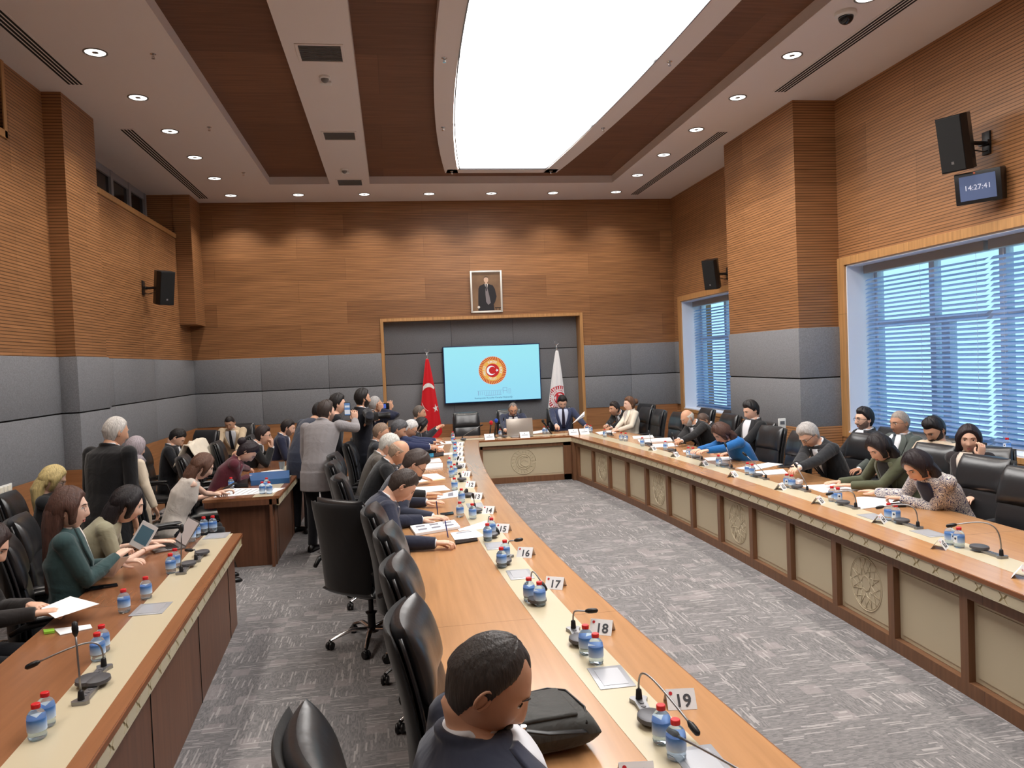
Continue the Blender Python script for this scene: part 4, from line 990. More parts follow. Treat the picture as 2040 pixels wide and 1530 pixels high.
# microphones
def mic(foot, head, lab, bend='arc', rz=0):
    """foot, head world points; gooseneck rises from the console and bends"""
    t = thing('gooseneck_microphone', lab, 'microphone', foot, 0, 'gooseneck table microphones')
    h = Vector(head)-Vector(foot); Mz = RZ(rz)
    b = MB(); b.prism([(x*.036, y, 0) for x, y in ((-1, -.03), (-.75, -.045), (.75, -.045), (1, -.03), (.62, .0), (.55, .1), (.5, .13), (-.5, .13), (-.55, .1), (-.62, 0))], (0, 0, .0), (0, 0, .016)); b.xf(Mz); b.build('console', M_STEEL, t)
    b = MB()
    for i in range(14): pass
    b.lathe([(.001, .014), (.055, .016), (.062, .02), (.06, .034), (.05, .038), (.001, .040)], 26, M=Mz @ T(0, .16, 0) @ Matrix.Diagonal((.85, 1, 1, 1))); b.build('speaker_dome', mat('mic_grille', (92, 92, 96), .5, .5), t, True, auto=40)
    b = MB()
    for k in range(3): b.lathe([(.001, .016), (.009, .016), (.009, .019), (.001, .019)], 12, M=Mz @ T(0, .02+.03*k, 0))
    b.build('buttons', M_GREYP, t)
    b = MB(); b.lathe([(.001, .012), (.014, .012), (.011, .05), (.006, .055), (.001, .055)], 12, M=Mz @ T(0, -.02, 0)); b.build('neck_socket', M_BLACK, t, True, auto=40)
    s = Mz @ Vector((0, -.02, .05))
    if bend == 'straight': pts = [s, s+(h-s)*.3+Vector((0, 0, .01)), s+(h-s)*.7+Vector((0, 0, .006)), h]
    else:
        top = max(.14, h.z+.03) if bend == 'arc' else h.z*.85
        k = Vector((0, 0, top)); pts = []
        for i in range(17):
            u = i/16; pts.append(s*(1-u)**3+3*(s+k*.8)*(1-u)**2*u+3*(Vector((h.x*.18, h.y*.18, top*1.12)))*(1-u)*u*u+h*u**3)
    b = MB(); b.tube(pts, .0042, 8); b.build('gooseneck', M_STEEL, t, True)
    d = (pts[-1]-pts[-2]).normalized(); b = MB(); b.tube([h-d*.02, h-d*.005, h+d*.012, h+d*.035, h+d*.042], [.006, .012, .013, .011, .004], 10); b.build('capsule', M_BLACK, t, True)
def mic_px(fp, hp, dY, lab, bend='arc', rz=0):
    f = onz(fp[0], fp[1], TZ+.0015); h = ony(hp[0], hp[1], f.y+dY); mic(f, h, lab, bend, rz)
mic_px((1276, 1404), (1378, 1446), -.30, 'bent gooseneck microphone at the card numbered nineteen', 'arc', PI*.98)
mic_px((1144, 1260), (1174, 1217), -.02, 'bent gooseneck microphone at the card numbered eighteen', 'lean', PI*.98)
mic_px((1060, 1186), (1081, 1164), -.05, 'bent gooseneck microphone at the card numbered seventeen', 'arc', PI)
mic_px((1012, 1112), (1030, 1076), .0, 'bent gooseneck microphone at the card numbered sixteen', 'lean', PI*.9)
mic_px((974, 1062), (990, 1055), -.06, 'bent gooseneck microphone at the card numbered fifteen', 'arc', PI)
mic_px((946, 1015), (943, 990), 0, 'gooseneck microphone at the card numbered fourteen', 'straight', PI)
mic_px((931, 985), (928, 977), 0, 'gooseneck microphone at the card numbered thirteen', 'straight', PI)
mic_px((918, 955), (916, 943), 0, 'gooseneck microphone at the card numbered twelve', 'straight', PI)
mic_px((911, 930), (912, 914), 0, 'gooseneck microphone at the card numbered ten', 'straight', PI)
f = Vector((.98, 1.86, TZ+.0015)); mic(f, ony(1345, 1464, 2.42), 'bent gooseneck microphone at the bottom edge of the frame', 'arc', PI)
for fp, hp, dy, lab, bd in (((1990, 1110), (1899, 1046), .15, 'bent gooseneck microphone nearest the right edge', 'arc'), ((1825, 1052), (1756, 1010), .15, 'bent gooseneck microphone before the woman in the patterned blouse', 'arc'), ((1702, 1013), (1655, 983), .12, 'bent gooseneck microphone before the woman in green', 'arc'),
                      ((1606, 979), (1586, 928), .1, 'straight gooseneck microphone before the grey-haired man', 'straight'), ((1524, 955), (1485, 906), .1, 'straight gooseneck microphone before the empty chairs, nearer', 'straight'), ((1456, 934), (1446, 888), .05, 'straight gooseneck microphone before the empty chairs, farther', 'straight'),
                      ((1397, 917), (1388, 902), .05, 'short gooseneck microphone before the woman in blue', 'straight'), ((1345, 902), (1340, 867), .05, 'straight gooseneck microphone before the bald man', 'straight'), ((1297, 889), (1293, 862), .05, 'straight gooseneck microphone before the first empty right-hand chair', 'straight'), ((1218, 868), (1215, 844), .05, 'straight gooseneck microphone before the man in black', 'straight')):
    mic_px(fp, hp, dy, lab, bd, 0)
f = onz(166, 1397, TZ+.0015); mic(f, ony(150, 1258, f.y+.02), 'upright gooseneck microphone on the near side desk', 'straight', 0)
f = onz(204, 1337, TZ+.0015); mic(f, ony(70, 1322, f.y-.05), 'gooseneck microphone bent flat to the left on the near side desk', 'arc', PI*1.0)
f = onz(363, 1142, TZ+.0015); mic(f, ony(362, 1056, f.y+.02), 'upright gooseneck microphone beside the laptop', 'straight', 0)
f = onz(392, 1118, TZ+.0015); mic(f, ony(380, 1096, f.y), 'short gooseneck microphone beside the upright one', 'lean', 0)
f = onz(912, 866, TZ); f.y = 13.4; mic(f, ony(958, 848, 13.35), 'gooseneck microphone slanting right before the empty head chair', 'straight', PI)
f = onz(988, 861, TZ); f.y = 13.5; mic(f, ony(1003, 836, 13.5), 'silver gooseneck microphone left of the laptop', 'straight', PI)
for px, py, c, w in ((978, 842, (190, 30, 40), 'red'), (988, 838, (40, 80, 180), 'blue')):
    hp = ony(px, py, 13.45); t = thing('press_microphone', 'handheld press microphone with %s foam cover beside the laptop' % w, 'microphone', (hp.x-.04, 13.42, TZ))
    b = MB(); b.tube([(0, 0, .0), (.035, .0, hp.z-TZ-.02)], .012, 8); b.lathe([(.05, 0), (.05, .01), (.001, .012)], 14); b.build('handle', M_BLACK, t, True)
    b = MB(); b.ell((.04, 0, hp.z-TZ), (.035, .035, .04)); b.build('foam_cover', cloth('foam_'+w, c, .9), t, True)
t = thing('press_microphone', 'black microphone leaning at the right of the laptop', 'microphone', (2.62, 13.4, TZ)); b = MB(); b.tube([(.12, 0, .01), (.0, 0, .2), (-.02, 0, .23)], [.014, .016, .022], 8); b.ell((-.03, 0, .25), (.025, .025, .035)); b.build('body', M_BLACK, t, True)
# flush table sockets
def plate(px, py, lab, w=.075, l=.11, openlid=False):
    p = onz(px, py, TZ); t = thing('table_socket', lab, 'socket', (p.x, p.y, TZ+.0015), 0, 'grey flush table sockets')
    b = MB(); b.box(-w, -l, 0, w, l, .003, b=.001); b.build('frame', mat('plate_grey', (176, 178, 184), .35, .3), t, True, auto=40)
    b = MB(); b.box(-w*.7, -l*.75, .003, w*.7, l*.75, .0045); b.build('lid', mat('plate_lid', (188, 190, 196), .3, .3), t)
for px, py, lab in ((1217, 1350, 'flush grey table socket between cards eighteen and nineteen'), (1036, 1145, 'flush grey table socket between cards sixteen and seventeen'), (988, 1088, 'flush grey table socket between cards fifteen and sixteen'), (946, 1007, 'flush grey table socket between cards thirteen and fourteen'), (1400, 1522, 'flush grey table socket at the bottom edge'),
                    (301, 1214, 'flush grey table socket on the near side desk'), (432, 1068, 'flush grey table socket at the far end of the near side desk'), (1851, 1063, 'grey table socket on the right table right of the near bottles'), (1740, 1030, 'grey table socket before the patterned blouse')):
    plate(px, py, lab, .09 if px < 500 else .075)
# papers, phones, books
def sheet(quad, lab, th=.0015, mt=None, name='paper', cat='paper', z=TZ+.0018, lines=None, group=None):
    P = [onz(x, y, z) for x, y in quad]; c = sum(P, Vector())/4; c.z = z
    t = thing(name, lab, cat, c, 0, group); b = MB(); b.prism([p-c for p in P], (0, 0, 0), (0, 0, th)); b.build('sheets' if cat == 'paper' else 'body', mt or M_PAPER, t)
    if lines:
        b = MB(); Q = [p-c for p in P]
        f = lambda u, v: Q[0]*(1-u)*(1-v)+Q[1]*u*(1-v)+Q[2]*u*v+Q[3]*(1-u)*v+Vector((0, 0, th+.0004))
        for u0, v0, u1, v1 in lines: b.add([f(u0, v0), f(u1, v0), f(u1, v1), f(u0, v1)], [(0, 1, 2, 3)])
        b.build('print', mat('print_grey', (120, 120, 130), .8), t)
    return t
TXT = [(.12, .12+.1*k, .88, .135+.1*k) for k in range(8)]
BLK = [(.1+.3*i, .15+.4*j, .3+.3*i, .2+.4*j+.14) for i in range(3) for j in range(2)]
sheet([(817, 1052), (905, 1040), (917, 1053), (828, 1068)], 'stack of printed papers with small tables under the writing man', .02, lines=BLK)
sheet([(912, 1055), (970, 1037), (971, 1053), (915, 1058)], 'blank white sheet right of the printed stack')
sheet([(897, 1062), (947, 1056), (965, 1068), (908, 1080)], 'printed sheet with a dark heading under the writing hand', .003, lines=[(.2, .1, .8, .2)]+TXT[2:])
sheet([(820, 971), (885, 967), (897, 976), (826, 983)], 'white sheet by the hand of the man with the watch', lines=TXT)
sheet([(872, 987), (912, 978), (915, 990), (870, 996)], 'booklet with a red square beside card twelve', .008, lines=[(.5, .2, .75, .8)])
sheet([(829, 947), (870, 944), (888, 953), (830, 962)], 'white papers on a brown envelope', .006)
sheet([(832, 927), (882, 925), (882, 933), (836, 938)], 'thick white booklet in front of the bald man', .02)
sheet([(846, 917), (876, 914), (880, 921), (845, 924)], 'white booklet behind the thick one', .012)
sheet([(860, 905), (906, 901), (903, 905), (862, 909)], 'long white sheet by the blue folder')
sheet([(870, 880), (905, 878), (900, 884), (868, 886)], 'white papers before the white-haired man')
sheet([(868, 890), (885, 887), (880, 896), (864, 896)], 'small white paper before the bespectacled white-haired man')
sheet([(848, 906), (864, 904), (864, 911), (850, 912)], 'bright blue folder on the left table', .012, mat('blue_folder', (40, 140, 180), .5), 'folder', 'folder')
sheet([(864, 905), (884, 901), (884, 908), (866, 911)], 'black notebook beside the bright blue folder', .014, M_BLACK, 'notebook', 'notebook')
sheet([(906, 1078), (950, 1073), (952, 1078), (908, 1085)], 'dark smartphone with glossy rim beside the papers of the writing man', .009, M_GLASSD, 'smartphone', 'phone')
sheet([(877, 1024), (903, 1021), (904, 1025), (878, 1029)], 'black smartphone beside the hand with the watch', .009, M_GLASSD, 'smartphone', 'phone')
sheet([(165, 1173), (233, 1164), (235, 1168), (172, 1178)], 'black smartphone lying by the woman in the green blazer', .009, M_GLASSD, 'smartphone', 'phone')
sheet([(108, 1254), (180, 1245), (184, 1252), (120, 1266)], 'white card holder with clip on the near side desk', .004)
sheet([(86, 1258), (108, 1256), (109, 1261), (88, 1264)], 'lime green highlighter on the near side desk', .012, mat('lime', (150, 210, 70), .4), 'highlighter', 'pen')
sheet([(425, 991), (460, 973), (568, 972), (545, 982), (498, 991)][:4], 'spread newspaper on the end of the second side desk', .002, lines=TXT)
sheet([(497, 952), (577, 946), (577, 962), (500, 968)], 'thick ring binder with blue cover on the second side desk', .06, mat('binder_blue', (50, 96, 150), .45), 'ring_binder', 'binder')
sheet([(465, 962), (494, 960), (494, 971), (462, 972)], 'black pouch beside the blue binder', .045, M_BLACK, 'pouch', 'pouch')
sheet([(520, 941), (560, 936), (575, 941), (530, 946)], 'papers behind the blue binder', .01)
sheet([(1706, 991), (1780, 988), (1815, 1003), (1710, 1015)], 'large white sheets under the hand of the woman in the patterned blouse', .004)
sheet([(1595, 968), (1660, 964), (1718, 977), (1640, 982)], 'printed sheets before the woman in green', .003, lines=TXT)
sheet([(1770, 1005), (1804, 1003), (1805, 1010), (1788, 1011)], 'black smartphone beside the large white sheets', .012, M_BLACK, 'smartphone', 'phone')
sheet([(1466, 933), (1530, 922), (1560, 925), (1500, 938)], 'white papers before the nearer empty right-hand chair', .004)
sheet([(1505, 940), (1560, 935), (1570, 944), (1510, 948)], 'white papers left of the grey-haired man', .006)
sheet([(1402, 912), (1478, 909), (1490, 915), (1410, 918)], 'blank white sheets before the farther empty right-hand chair')
sheet([(1360, 897), (1395, 895), (1408, 901), (1362, 901)], 'sheet under the hands of the woman in blue')
sheet([(1260, 870), (1300, 868), (1303, 873), (1262, 875)], 'upper stack of white papers before the first empty right-hand chair', .012)
sheet([(1270, 878), (1335, 874), (1340, 880), (1275, 884)], 'long stack of white papers left of the bald man', .02)
sheet([(1296, 886), (1340, 883), (1352, 889), (1300, 892)], 'papers before the bald man', .006)
sheet([(1186, 861), (1218, 857), (1228, 862), (1195, 866)], 'papers before the man in black nearest the head table')
sheet([(1045, 862), (1080, 857), (1095, 860), (1050, 866)], 'white papers right of the laptop on the head table')
sheet([(1582, 962), (1590, 958), (1600, 962), (1592, 966)], 'small white folded name slip by the grey-haired man', .03)
sheet([(1878, 1150), (1900, 1142), (1905, 1146), (1885, 1156)][:4], 'folded white note on the fascia side of the right table') if False else None
# brown envelope
sheet([(826, 955), (872, 950), (888, 955), (830, 962)], 'pale brown envelope under the white papers', .0012, mat('envelope', (222, 190, 140), .7), 'envelope', 'envelope', TZ+.0004)
# bottle on the window sill
p = onx(2007, 912, XR+.1); bottle(p.x, p.y, 'small water bottle with red cap on the near window sill', 1, WZ0+.02)
p = onx(1478, 838, XR+.1); bottle(p.x, p.y, 'small water bottle on the far window sill', 1, WZ0+.02)
# laptop on the head table, seen from behind
p = onz(1035, 868, TZ); lp_ = thing('laptop', 'open silver laptop seen from behind on the head table', 'laptop', (p.x, 13.47, TZ+.0015), PI)
b = MB(); b.box(-.19, -.0, 0, .19, .26, .012, b=.003); b.build('base', M_STEEL, lp_, True, auto=40)
b = MB(); b.box(-.235, -.006, .0, .235, .0, .31, b=.002); b.xf(RX(math.radians(6))); b.build('lid', mat('laptop_lid', (178, 168, 158), .35, .5), lp_, True, auto=40)
# laptop of the woman in khaki
p = onz(330, 1091, TZ); l2 = thing('laptop', 'open dark grey laptop with black keys in front of the woman in khaki', 'laptop', (p.x, p.y, TZ+.0015), math.radians(-62))
b = MB(); b.box(-.16, -.11, 0, .16, .11, .012, b=.003); b.build('base', M_STEEL, l2, True, auto=40)
b = MB()
for r in range(5):
    for c in range(12): b.box(-.145+.0245*c, -.02-.0+.018*r, .012, -.125+.0245*c, -.006+.018*r, .014)
b.build('keys', M_BLACK, l2)
b = MB(); b.box(-.16, .0, 0, .16, .006, .21, b=.002); b.xf(T(0, .105, .012) @ RX(math.radians(-34))); ld = b.build('lid', M_STEEL, l2, True, auto=40)
b = MB(); b.box(-.15, -.0015, .01, .15, .0, .2); b.xf(T(0, .105, .012) @ RX(math.radians(-34))); b.build('screen', mat('laptop_screen', (196, 184, 180), .2, emit=(190, 186, 190), estr=.05), l2)
# ================================================================== PEOPLE
def remesh(mb, voxel, smooth=2, fac=.5):
    me = bpy.data.meshes.new('r'); me.from_pydata(mb.v, [], mb.f)
    bm = bmesh.new(); bm.from_mesh(me); bmesh.ops.recalc_face_normals(bm, faces=bm.faces[:]); bm.to_mesh(me); bm.free()
    ob = bpy.data.objects.new('r', me); COL.objects.link(ob)
    mo = ob.modifiers.new('r', 'REMESH'); mo.mode = 'VOXEL'; mo.voxel_size = voxel
    if smooth: sm = ob.modifiers.new('s', 'SMOOTH'); sm.iterations = smooth; sm.factor = fac
    dg = bpy.context.evaluated_depsgraph_get(); ev = bpy.data.meshes.new_from_object(ob.evaluated_get(dg))
    out = MB(); out.add([v.co.copy() for v in ev.vertices], [tuple(p.vertices) for p in ev.polygons])
    bpy.data.objects.remove(ob); bpy.data.meshes.remove(me); bpy.data.meshes.remove(ev)
    return out
def gs(a, s): return math.exp(-(a/s)**2)
def head_pt(th, ph, fem=False, beardy=0):
    """th azimuth (0 = face, +Y), ph elevation. head centre at origin, chin -Z"""
    cx, sy_, z = math.cos(ph)*math.sin(th), math.cos(ph)*math.cos(th), math.sin(ph)
    X, Y, Z = .077*cx, .097*sy_, .122*z
    if z < 0:
        k = -z
        X *= 1-(.26 if not fem else .34)*k**1.6
        if Y < 0: Y *= 1-.42*k**1.1
        else: Y *= 1-.10*k
    else:
        X *= 1+.03*math.sin(z*PI); 
        if Y > 0: Y *= 1-.05*z
        else: Y *= 1.04
    if sy_ > 0:
        f = min(1, sy_*1.6)
        d = 0
        zz = min(0, max(-1, (Z-.030)/.055))                      # nose from brow to tip
        NS = .70 if fem else .88; prof = (.004+.022*(-zz)**1.4)*NS if -.034 <= Z <= .03 else (.026*NS*gs(Z+.034, .010) if Z < -.034 else .004*gs(Z-.03, .02))
        d += prof*gs(X, .011 if Z < -.01 else .008)
        d += .007*gs(Z+.030, .010)*gs(abs(X)-.013, .008)
        d -= .0085*gs(abs(X)-.031, .017)*gs(Z-.012, .013)
        d += .005*gs(Z-.034, .009)*gs(abs(X)-.03, .024)
        d += .005*gs(Z+.030, .022)*gs(abs(X)-.048, .016)
        d += .0065*gs(Z+.058, .008)*gs(X, .024)+.006*gs(Z+.073, .007)*gs(X, .020)-.003*gs(Z+.0655, .003)*gs(X, .022)
        d += (.010 if not fem else .006)*gs(Z+.102, .016)*gs(X, .020)
        Y += d*f
    return Vector((X, Y, Z))
HEADC = {}
def head_mesh(fem):
    if fem in HEADC: return HEADC[fem]
    b = MB(); nu, nv = 72, 56; R = []
    for j in range(1, nv): R.append([head_pt(2*PI*i/nu, -PI/2+PI*j/nv, fem) for i in range(nu)])
    b.rings(R)
    for s in (-1, 1):
        M = T(s*.076, -.008, -.004) @ RZ(s*.35) @ RX(-.18)
        b.ell((0, 0, 0), (.006, .015, .027), 10, 8, M=None); n = len(b.v); k = 10*9
        b.v[n-k:] = [tuple(M @ Vector(p)) for p in b.v[n-k:]]
        pts = [M @ Vector((s*.006, .0145*math.cos(a), .0255*math.sin(a))) for a in frange(-1.2, 4.0, 12)]
        b.tube(pts, .0034, 6)
    HEADC[fem] = b
    return b
def hair_shell(style, fem, seed=0):
    """closed shell over the skull; sinks under the skin at the hairline"""
    rnd = random.Random(seed); b = MB(); nu, nv = 64, 48; R = []
    ph0 = rnd.random()*6
    for j in range(1, nv):
        ring = []
        ph = -PI/2+PI*j/nv
        for i in range(nu):
            th = 2*PI*i/nu; p = head_pt(th, ph, fem); c = math.cos(th); s = abs(math.sin(th))
            zt = .070*max(0, c)**.8 if c > 0 else -.085*(-c)**.7
            if c > 0: zt = .006+.063*min(1, c*1.5)
            else: zt = .006-.085*min(1, (-c)*2.1)
            zt -= .022*gs(c-.10, .09)
            t0, top = .006, .013
            if style == 'receding': zt += .018*max(0, c); zt += .022*gs(abs(math.sin(th))-.6, .25)*(c > 0); top = .008*(1-.6*max(0, c)); t0 = .006*(1-.6*max(0, c))
            elif style == 'buzz': t0, top = .004, .005
            elif style == 'full': t0, top = .010, .022
            elif style == 'sides': t0, top = .004, .002
            elif style in ('long', 'bun', 'bob'): t0, top = .013, .018; zt -= .035*(c < 0)
            elif style == 'scarf': t0, top = .018, .02; zt = -.13 if c < .45 else -.09+.15*min(1, (c-.45)/.35)
            d = (p.z-zt)/.018
            if style in ('long', 'bob') and c > .1: d = (((p.x/.061)**2+((p.z+.008)/.082)**2)**.5-1)*7 if p.z > -.07 else -1
            if style == 'scarf' and c > .3: d = max(((p.x/.060)**2+((p.z+.01)/.085)**2)**.5-1, -1)*8
            mask = max(-1, min(1, d))
            if style == 'sides': mask = min(mask, max(-1, min(1, (.050-p.z)/.012)))
            thick = t0+(top-t0)*max(0, min(1, p.z/.1))
            if style == 'full' and c > 0: thick += .004*c*max(0, min(1, (p.z-.05)/.04))
            if style in ('long', 'bob') and s > .5: thick += .014*gs(p.z, .06)
            w = 1 + (.10*math.sin(th*9+ph0+p.z*60)+.08*math.sin(th*17+p.z*90)) * (0 if style == 'scarf' else 1)
            off = thick*w if mask >= 1 else (thick*w*mask if mask > 0 else .012*mask)
            ring.append(p+p.normalized()*off)
        R.append(ring)
    b.rings(R); return b
def beard_shell(kind, fem=False):
    b = MB(); nu, nv = 64, 56; R = []
    for j in range(1, nv):
        ring = []; ph = -PI/2+PI*j/nv
        for i in range(nu):
            th = 2*PI*i/nu; p = head_pt(th, ph, fem); c = math.cos(th)
            lim = -.050-.0*c if c > .75 else -.045+.05*(.75-c)/.6
            m = min((lim-p.z)/.008, (c+.05)/.1)
            if abs(p.x) < .020 and -.078 < p.z < -.054: m = -1 if p.z > -.068-.0 else m
            if -.052 < p.z < -.040 and abs(p.x) < .030 and c > .5: m = 1
            m = max(-1, min(1, m)); ring.append(p+p.normalized()*((.0022 if kind == 'stubble' else .006)*m))
        R.append(ring)
    b.rings(R); return b
HANDC = {}
def hand_mesh(pose):
    """right hand: wrist at origin, fingers along +Y, palm facing -Z, thumb on -X side"""
    if pose in HANDC: return HANDC[pose]
    b = MB(); R = []
    for y, w, t, dz in ((-.03, .026, .019, 0), (0, .027, .018, 0), (.025, .034, .016, .001), (.06, .042, .0145, .002), (.09, .041, .012, .001), (.098, .034, .008, 0)):
        R.append([Vector((w*math.copysign(abs(math.cos(a))**.75, math.cos(a)), y, dz+t*math.copysign(abs(math.sin(a))**.8, math.sin(a)))) for a in [2*PI*k/14 for k in range(14)]])
    b.rings(R)
    curl = {'flat': (.12, .18, .12), 'relaxed': (.35, .45, .3), 'grip': (.75, 1.05, .7), 'point': (.9, 1.1, .8), 'pen': (.7, .8, .4)}[pose]
    for k, (x, L, r) in enumerate(((-.0315, .070, .0085), (-.0105, .079, .0088), (.0105, .073, .0084), (.031, .058, .0076))):
        cr = list(curl)
        if pose == 'point' and k == 0: cr = [.1, .1, .05]
        if pose == 'pen' and k > 1: cr = [.95, 1.1, .7]
        p = Vector((x, .088, .001)); a = 0; fan = (x/.0315)*.10; pts = [Vector((x*.93, .068, .001)), p.copy()]; seg = (.44, .31, .25)
        for q in range(3):
            a += cr[q]*.5
            for _ in range(2):
                p = p+Vector((math.sin(fan)*math.cos(a), math.cos(a), -math.sin(a)))*(L*seg[q]/2); pts.append(p.copy())
            a += cr[q]*.5
        b.tube(pts, [r, r, r*1.02, r*1.04, r*.97, r*.95, r*.88, r*.62], 8)
        b.ell(pts[-1], (r*.62, r*.62, r*.55), 8, 6)
    tp = {'flat': [(-.022, .012, -.004), (-.040, .030, -.010), (-.055, .052, -.014), (-.062, .072, -.016), (-.064, .086, -.018)]}.get(pose, [(-.022, .012, -.004), (-.040, .028, -.016), (-.046, .050, -.028), (-.038, .070, -.036), (-.028, .082, -.040)])
    b.tube(tp, [.014, .0135, .0105, .0095, .0065], 8); b.ell(tp[-1], (.0065, .0065, .006), 8, 6)
    r = remesh(b, .0030, 1, .4); HANDC[pose] = r; return r
def skin_mat(name, rgb):
    if name in MATS: return MATS[name]
    mt = mat(name, rgb, .52, spec=.35); g = NT(mt)
    g.b.inputs['Subsurface Weight'].default_value = .08; g.b.inputs['Subsurface Radius'].default_value = (.012, .005, .003)
    tcn = g.new('TexCoord'); nz = g.new('TexNoise'); nz.inputs['Scale'].default_value = 14; nz.inputs['Detail'].default_value = 3; g.link(tcn.outputs['Object'], nz.inputs['Vector'])
    g.link(g.mix(nz.outputs[0], lin(tuple(int(v*.90) for v in rgb)), lin(tuple(min(255, int(v*1.05)) for v in rgb))), g.b.inputs['Base Color'])
    return mt
def hair_mat(name, rgb):
    if name in MATS: return MATS[name]
    mt = mat(name, rgb, .5, spec=.4); g = NT(mt)
    tcn = g.new('TexCoord'); mp = g.new('Mapping'); mp.inputs['Scale'].default_value = (55, 55, 7); g.link(tcn.outputs['Object'], mp.inputs[0])
    nz = g.new('TexNoise'); nz.inputs['Scale'].default_value = 2.2; nz.inputs['Detail'].default_value = 4; g.link(mp.outputs[0], nz.inputs['Vector'])
    g.link(g.mix(nz.outputs[0], lin(tuple(int(v*.55) for v in rgb)), lin(tuple(min(255, int(v*1.35)) for v in rgb))), g.b.inputs['Base Color'])
    g.bump(nz.outputs[0], .7, .006); return mt
SK = {'light': (226, 182, 158), 'mid': (210, 162, 134), 'tan': (192, 144, 118), 'pale': (236, 198, 178)}
def ell_ring(c, rx, ry, ax, ay, n=20, p=.85):
    f = lambda v: math.copysign(abs(v)**p, v)
    return [c+ax*(rx*f(math.cos(2*PI*k/n)))+ay*(ry*f(math.sin(2*PI*k/n))) for k in range(n)]
def ik(s, h, l1, l2, pole):
    d = h-s; L = min(d.length, (l1+l2)*.995); d.normalize(); h2 = s+d*L
    a = (l1*l1-l2*l2+L*L)/(2*L); r = math.sqrt(max(0, l1*l1-a*a))
    q = pole-d*pole.dot(d); q = q.normalized() if q.length > 1e-5 else Vector((0, 0, -1))
    return s+d*a+q*r, h2
def person(label, head, deg, lean=None, k=1.0, fem=False, stand=False, hyaw=0, hpitch=0, hroll=0, skin='mid', hair='short', hcol=(30, 24, 22), beard=None, bcol=None, glasses=None,
           top=(34, 38, 54), topname='suit_jacket', sleeve='long', shirt=(225, 228, 235), tie=None, pants=(26, 27, 32), hands=None, poses=('relaxed', 'relaxed'), pole=None, side=0, hairlen=0, vox=.013, lapel=True, watch=None, extra=None, bulk=1.0, twist=0, hairmat=None):
    """head = world position of the head centre; deg = facing (0 = +Y, -90 = +X). hands in world coordinates (right, left)"""
    yaw = math.radians(deg); fem_k = .93 if fem else 1.0; kk = k*fem_k
    Rw = RZ(yaw); hp = (.93*kk if stand else .555)
    L = .70*kk
    H = Vector(head)
    if lean is None:
        ca = max(.35, min(.999, (H.z-hp)/L)); lean = math.degrees(math.acos(ca))
    la = math.radians(lean)
    fwd = Rw @ Vector((0, 1, 0)); rt = Rw @ Vector((1, 0, 0)); up = Vector((0, 0, 1))
    sp = (fwd*math.sin(la)+up*math.cos(la)+rt*side).normalized()
    P = H-sp*((H.z-hp)/sp.z)
    if stand: hp = P.z = .93*kk; sp = (H-P).normalized()
    root = thing('person', label, 'person', (P.x, P.y, 0), yaw)
    inv = (T(P.x, P.y, 0) @ Rw).inverted()
    h = inv @ H; p0 = inv @ P; s = (inv.to_3x3() @ sp)
    nrm = Vector((0, 1, 0)); s_up = Vector((0, 0, 1))
    Lh = (h-p0).length
    def spine(t):          # t 0 pelvis .. 1 head centre, starts upright and curls forward
        a = p0; b_ = p0+Vector((0, 0, Lh*.30)); c = p0+s*Lh*.62+Vector((0, .0, .02)); d = h-Vector((0, .040+.035*math.sin(math.radians(hpitch)), 0)) @ Matrix.Rotation(-math.radians(hyaw), 3, 'Z')
        return a*(1-t)**3+3*b_*(1-t)**2*t+3*c*(1-t)*t*t+d*t**3
    def frame(t):
        tg = (spine(min(1, t+.02))-spine(max(0, t-.02))).normalized()
        ax = Vector((1, 0, 0)); ax = (ax-tg*ax.dot(tg)).normalized(); ay = tg.cross(ax); return spine(t), ax, ay, tg
    bw = bulk*kk
    prof = [(-.10, .150, .115), (0.0, .172, .125), (.12, .166, .120), (.28, .150, .110), (.42, .163, .118), (.55, .178, .120), (.66, .186, .112), (.72, .182, .102), (.765, .150, .086), (.80, .100, .072), (.835, .066, .060)]
    if fem: prof = [(-.10, .155, .115), (0.0, .172, .122), (.12, .160, .110), (.28, .134, .098), (.42, .148, .112), (.53, .158, .128), (.66, .160, .100), (.72, .154, .090), (.765, .124, .076), (.80, .082, .064), (.835, .056, .052)]
    prof = [(t*(1.045+.055*max(0, math.sin(math.radians(hpitch)))) if t > .3 else t, rx, ry) for t, rx, ry in prof]
    def torso(mb, off=0, t0=-.2, t1=.95):
        R = []
        for t, rx, ry in prof:
            if t < t0 or t > t1: continue
            c, ax, ay, tg = frame(max(t, 0));
            if t < 0: c = c-tg*(-t)*.6
            q_ = bw if t < .76 else lerp(bw, kk, min(1, (t-.76)/.08))
            R.append(ell_ring(c, rx*q_+off, ry*q_+off, ax, ay))
        mb.rings(R)
    def surf(t, ang, off):     # point on the chest: ang 0 = front centre, positive to the wearer's right side (+X)
        for i in range(len(prof)-1):
            if prof[i+1][0] >= t: break
        u = (t-prof[i][0])/(prof[i+1][0]-prof[i][0]); q_ = bw if t < .76 else lerp(bw, kk, min(1, (t-.76)/.08)); rx = lerp(prof[i][1], prof[i+1][1], u)*q_; ry = lerp(prof[i][2], prof[i+1][2], u)*q_
        c, ax, ay, tg = frame(t); f = lambda v: math.copysign(abs(v)**.85, v)
        return c+ax*((rx+off)*f(math.sin(ang)))+ay*((ry+off)*f(math.cos(ang)))
    c7, ax7, ay7, tg7 = frame(.765+.035*max(0, math.sin(math.radians(hpitch))))
    shw = (.186 if not fem else .156)*bw
    tw = math.radians(twist)
    shx = (ax7*math.cos(tw)+ay7*math.sin(tw)).normalized()
    sh = [c7+shx*shw-ay7*.01, c7-shx*shw-ay7*.01]
    # hands
    if hands is None: hands = [None, None]
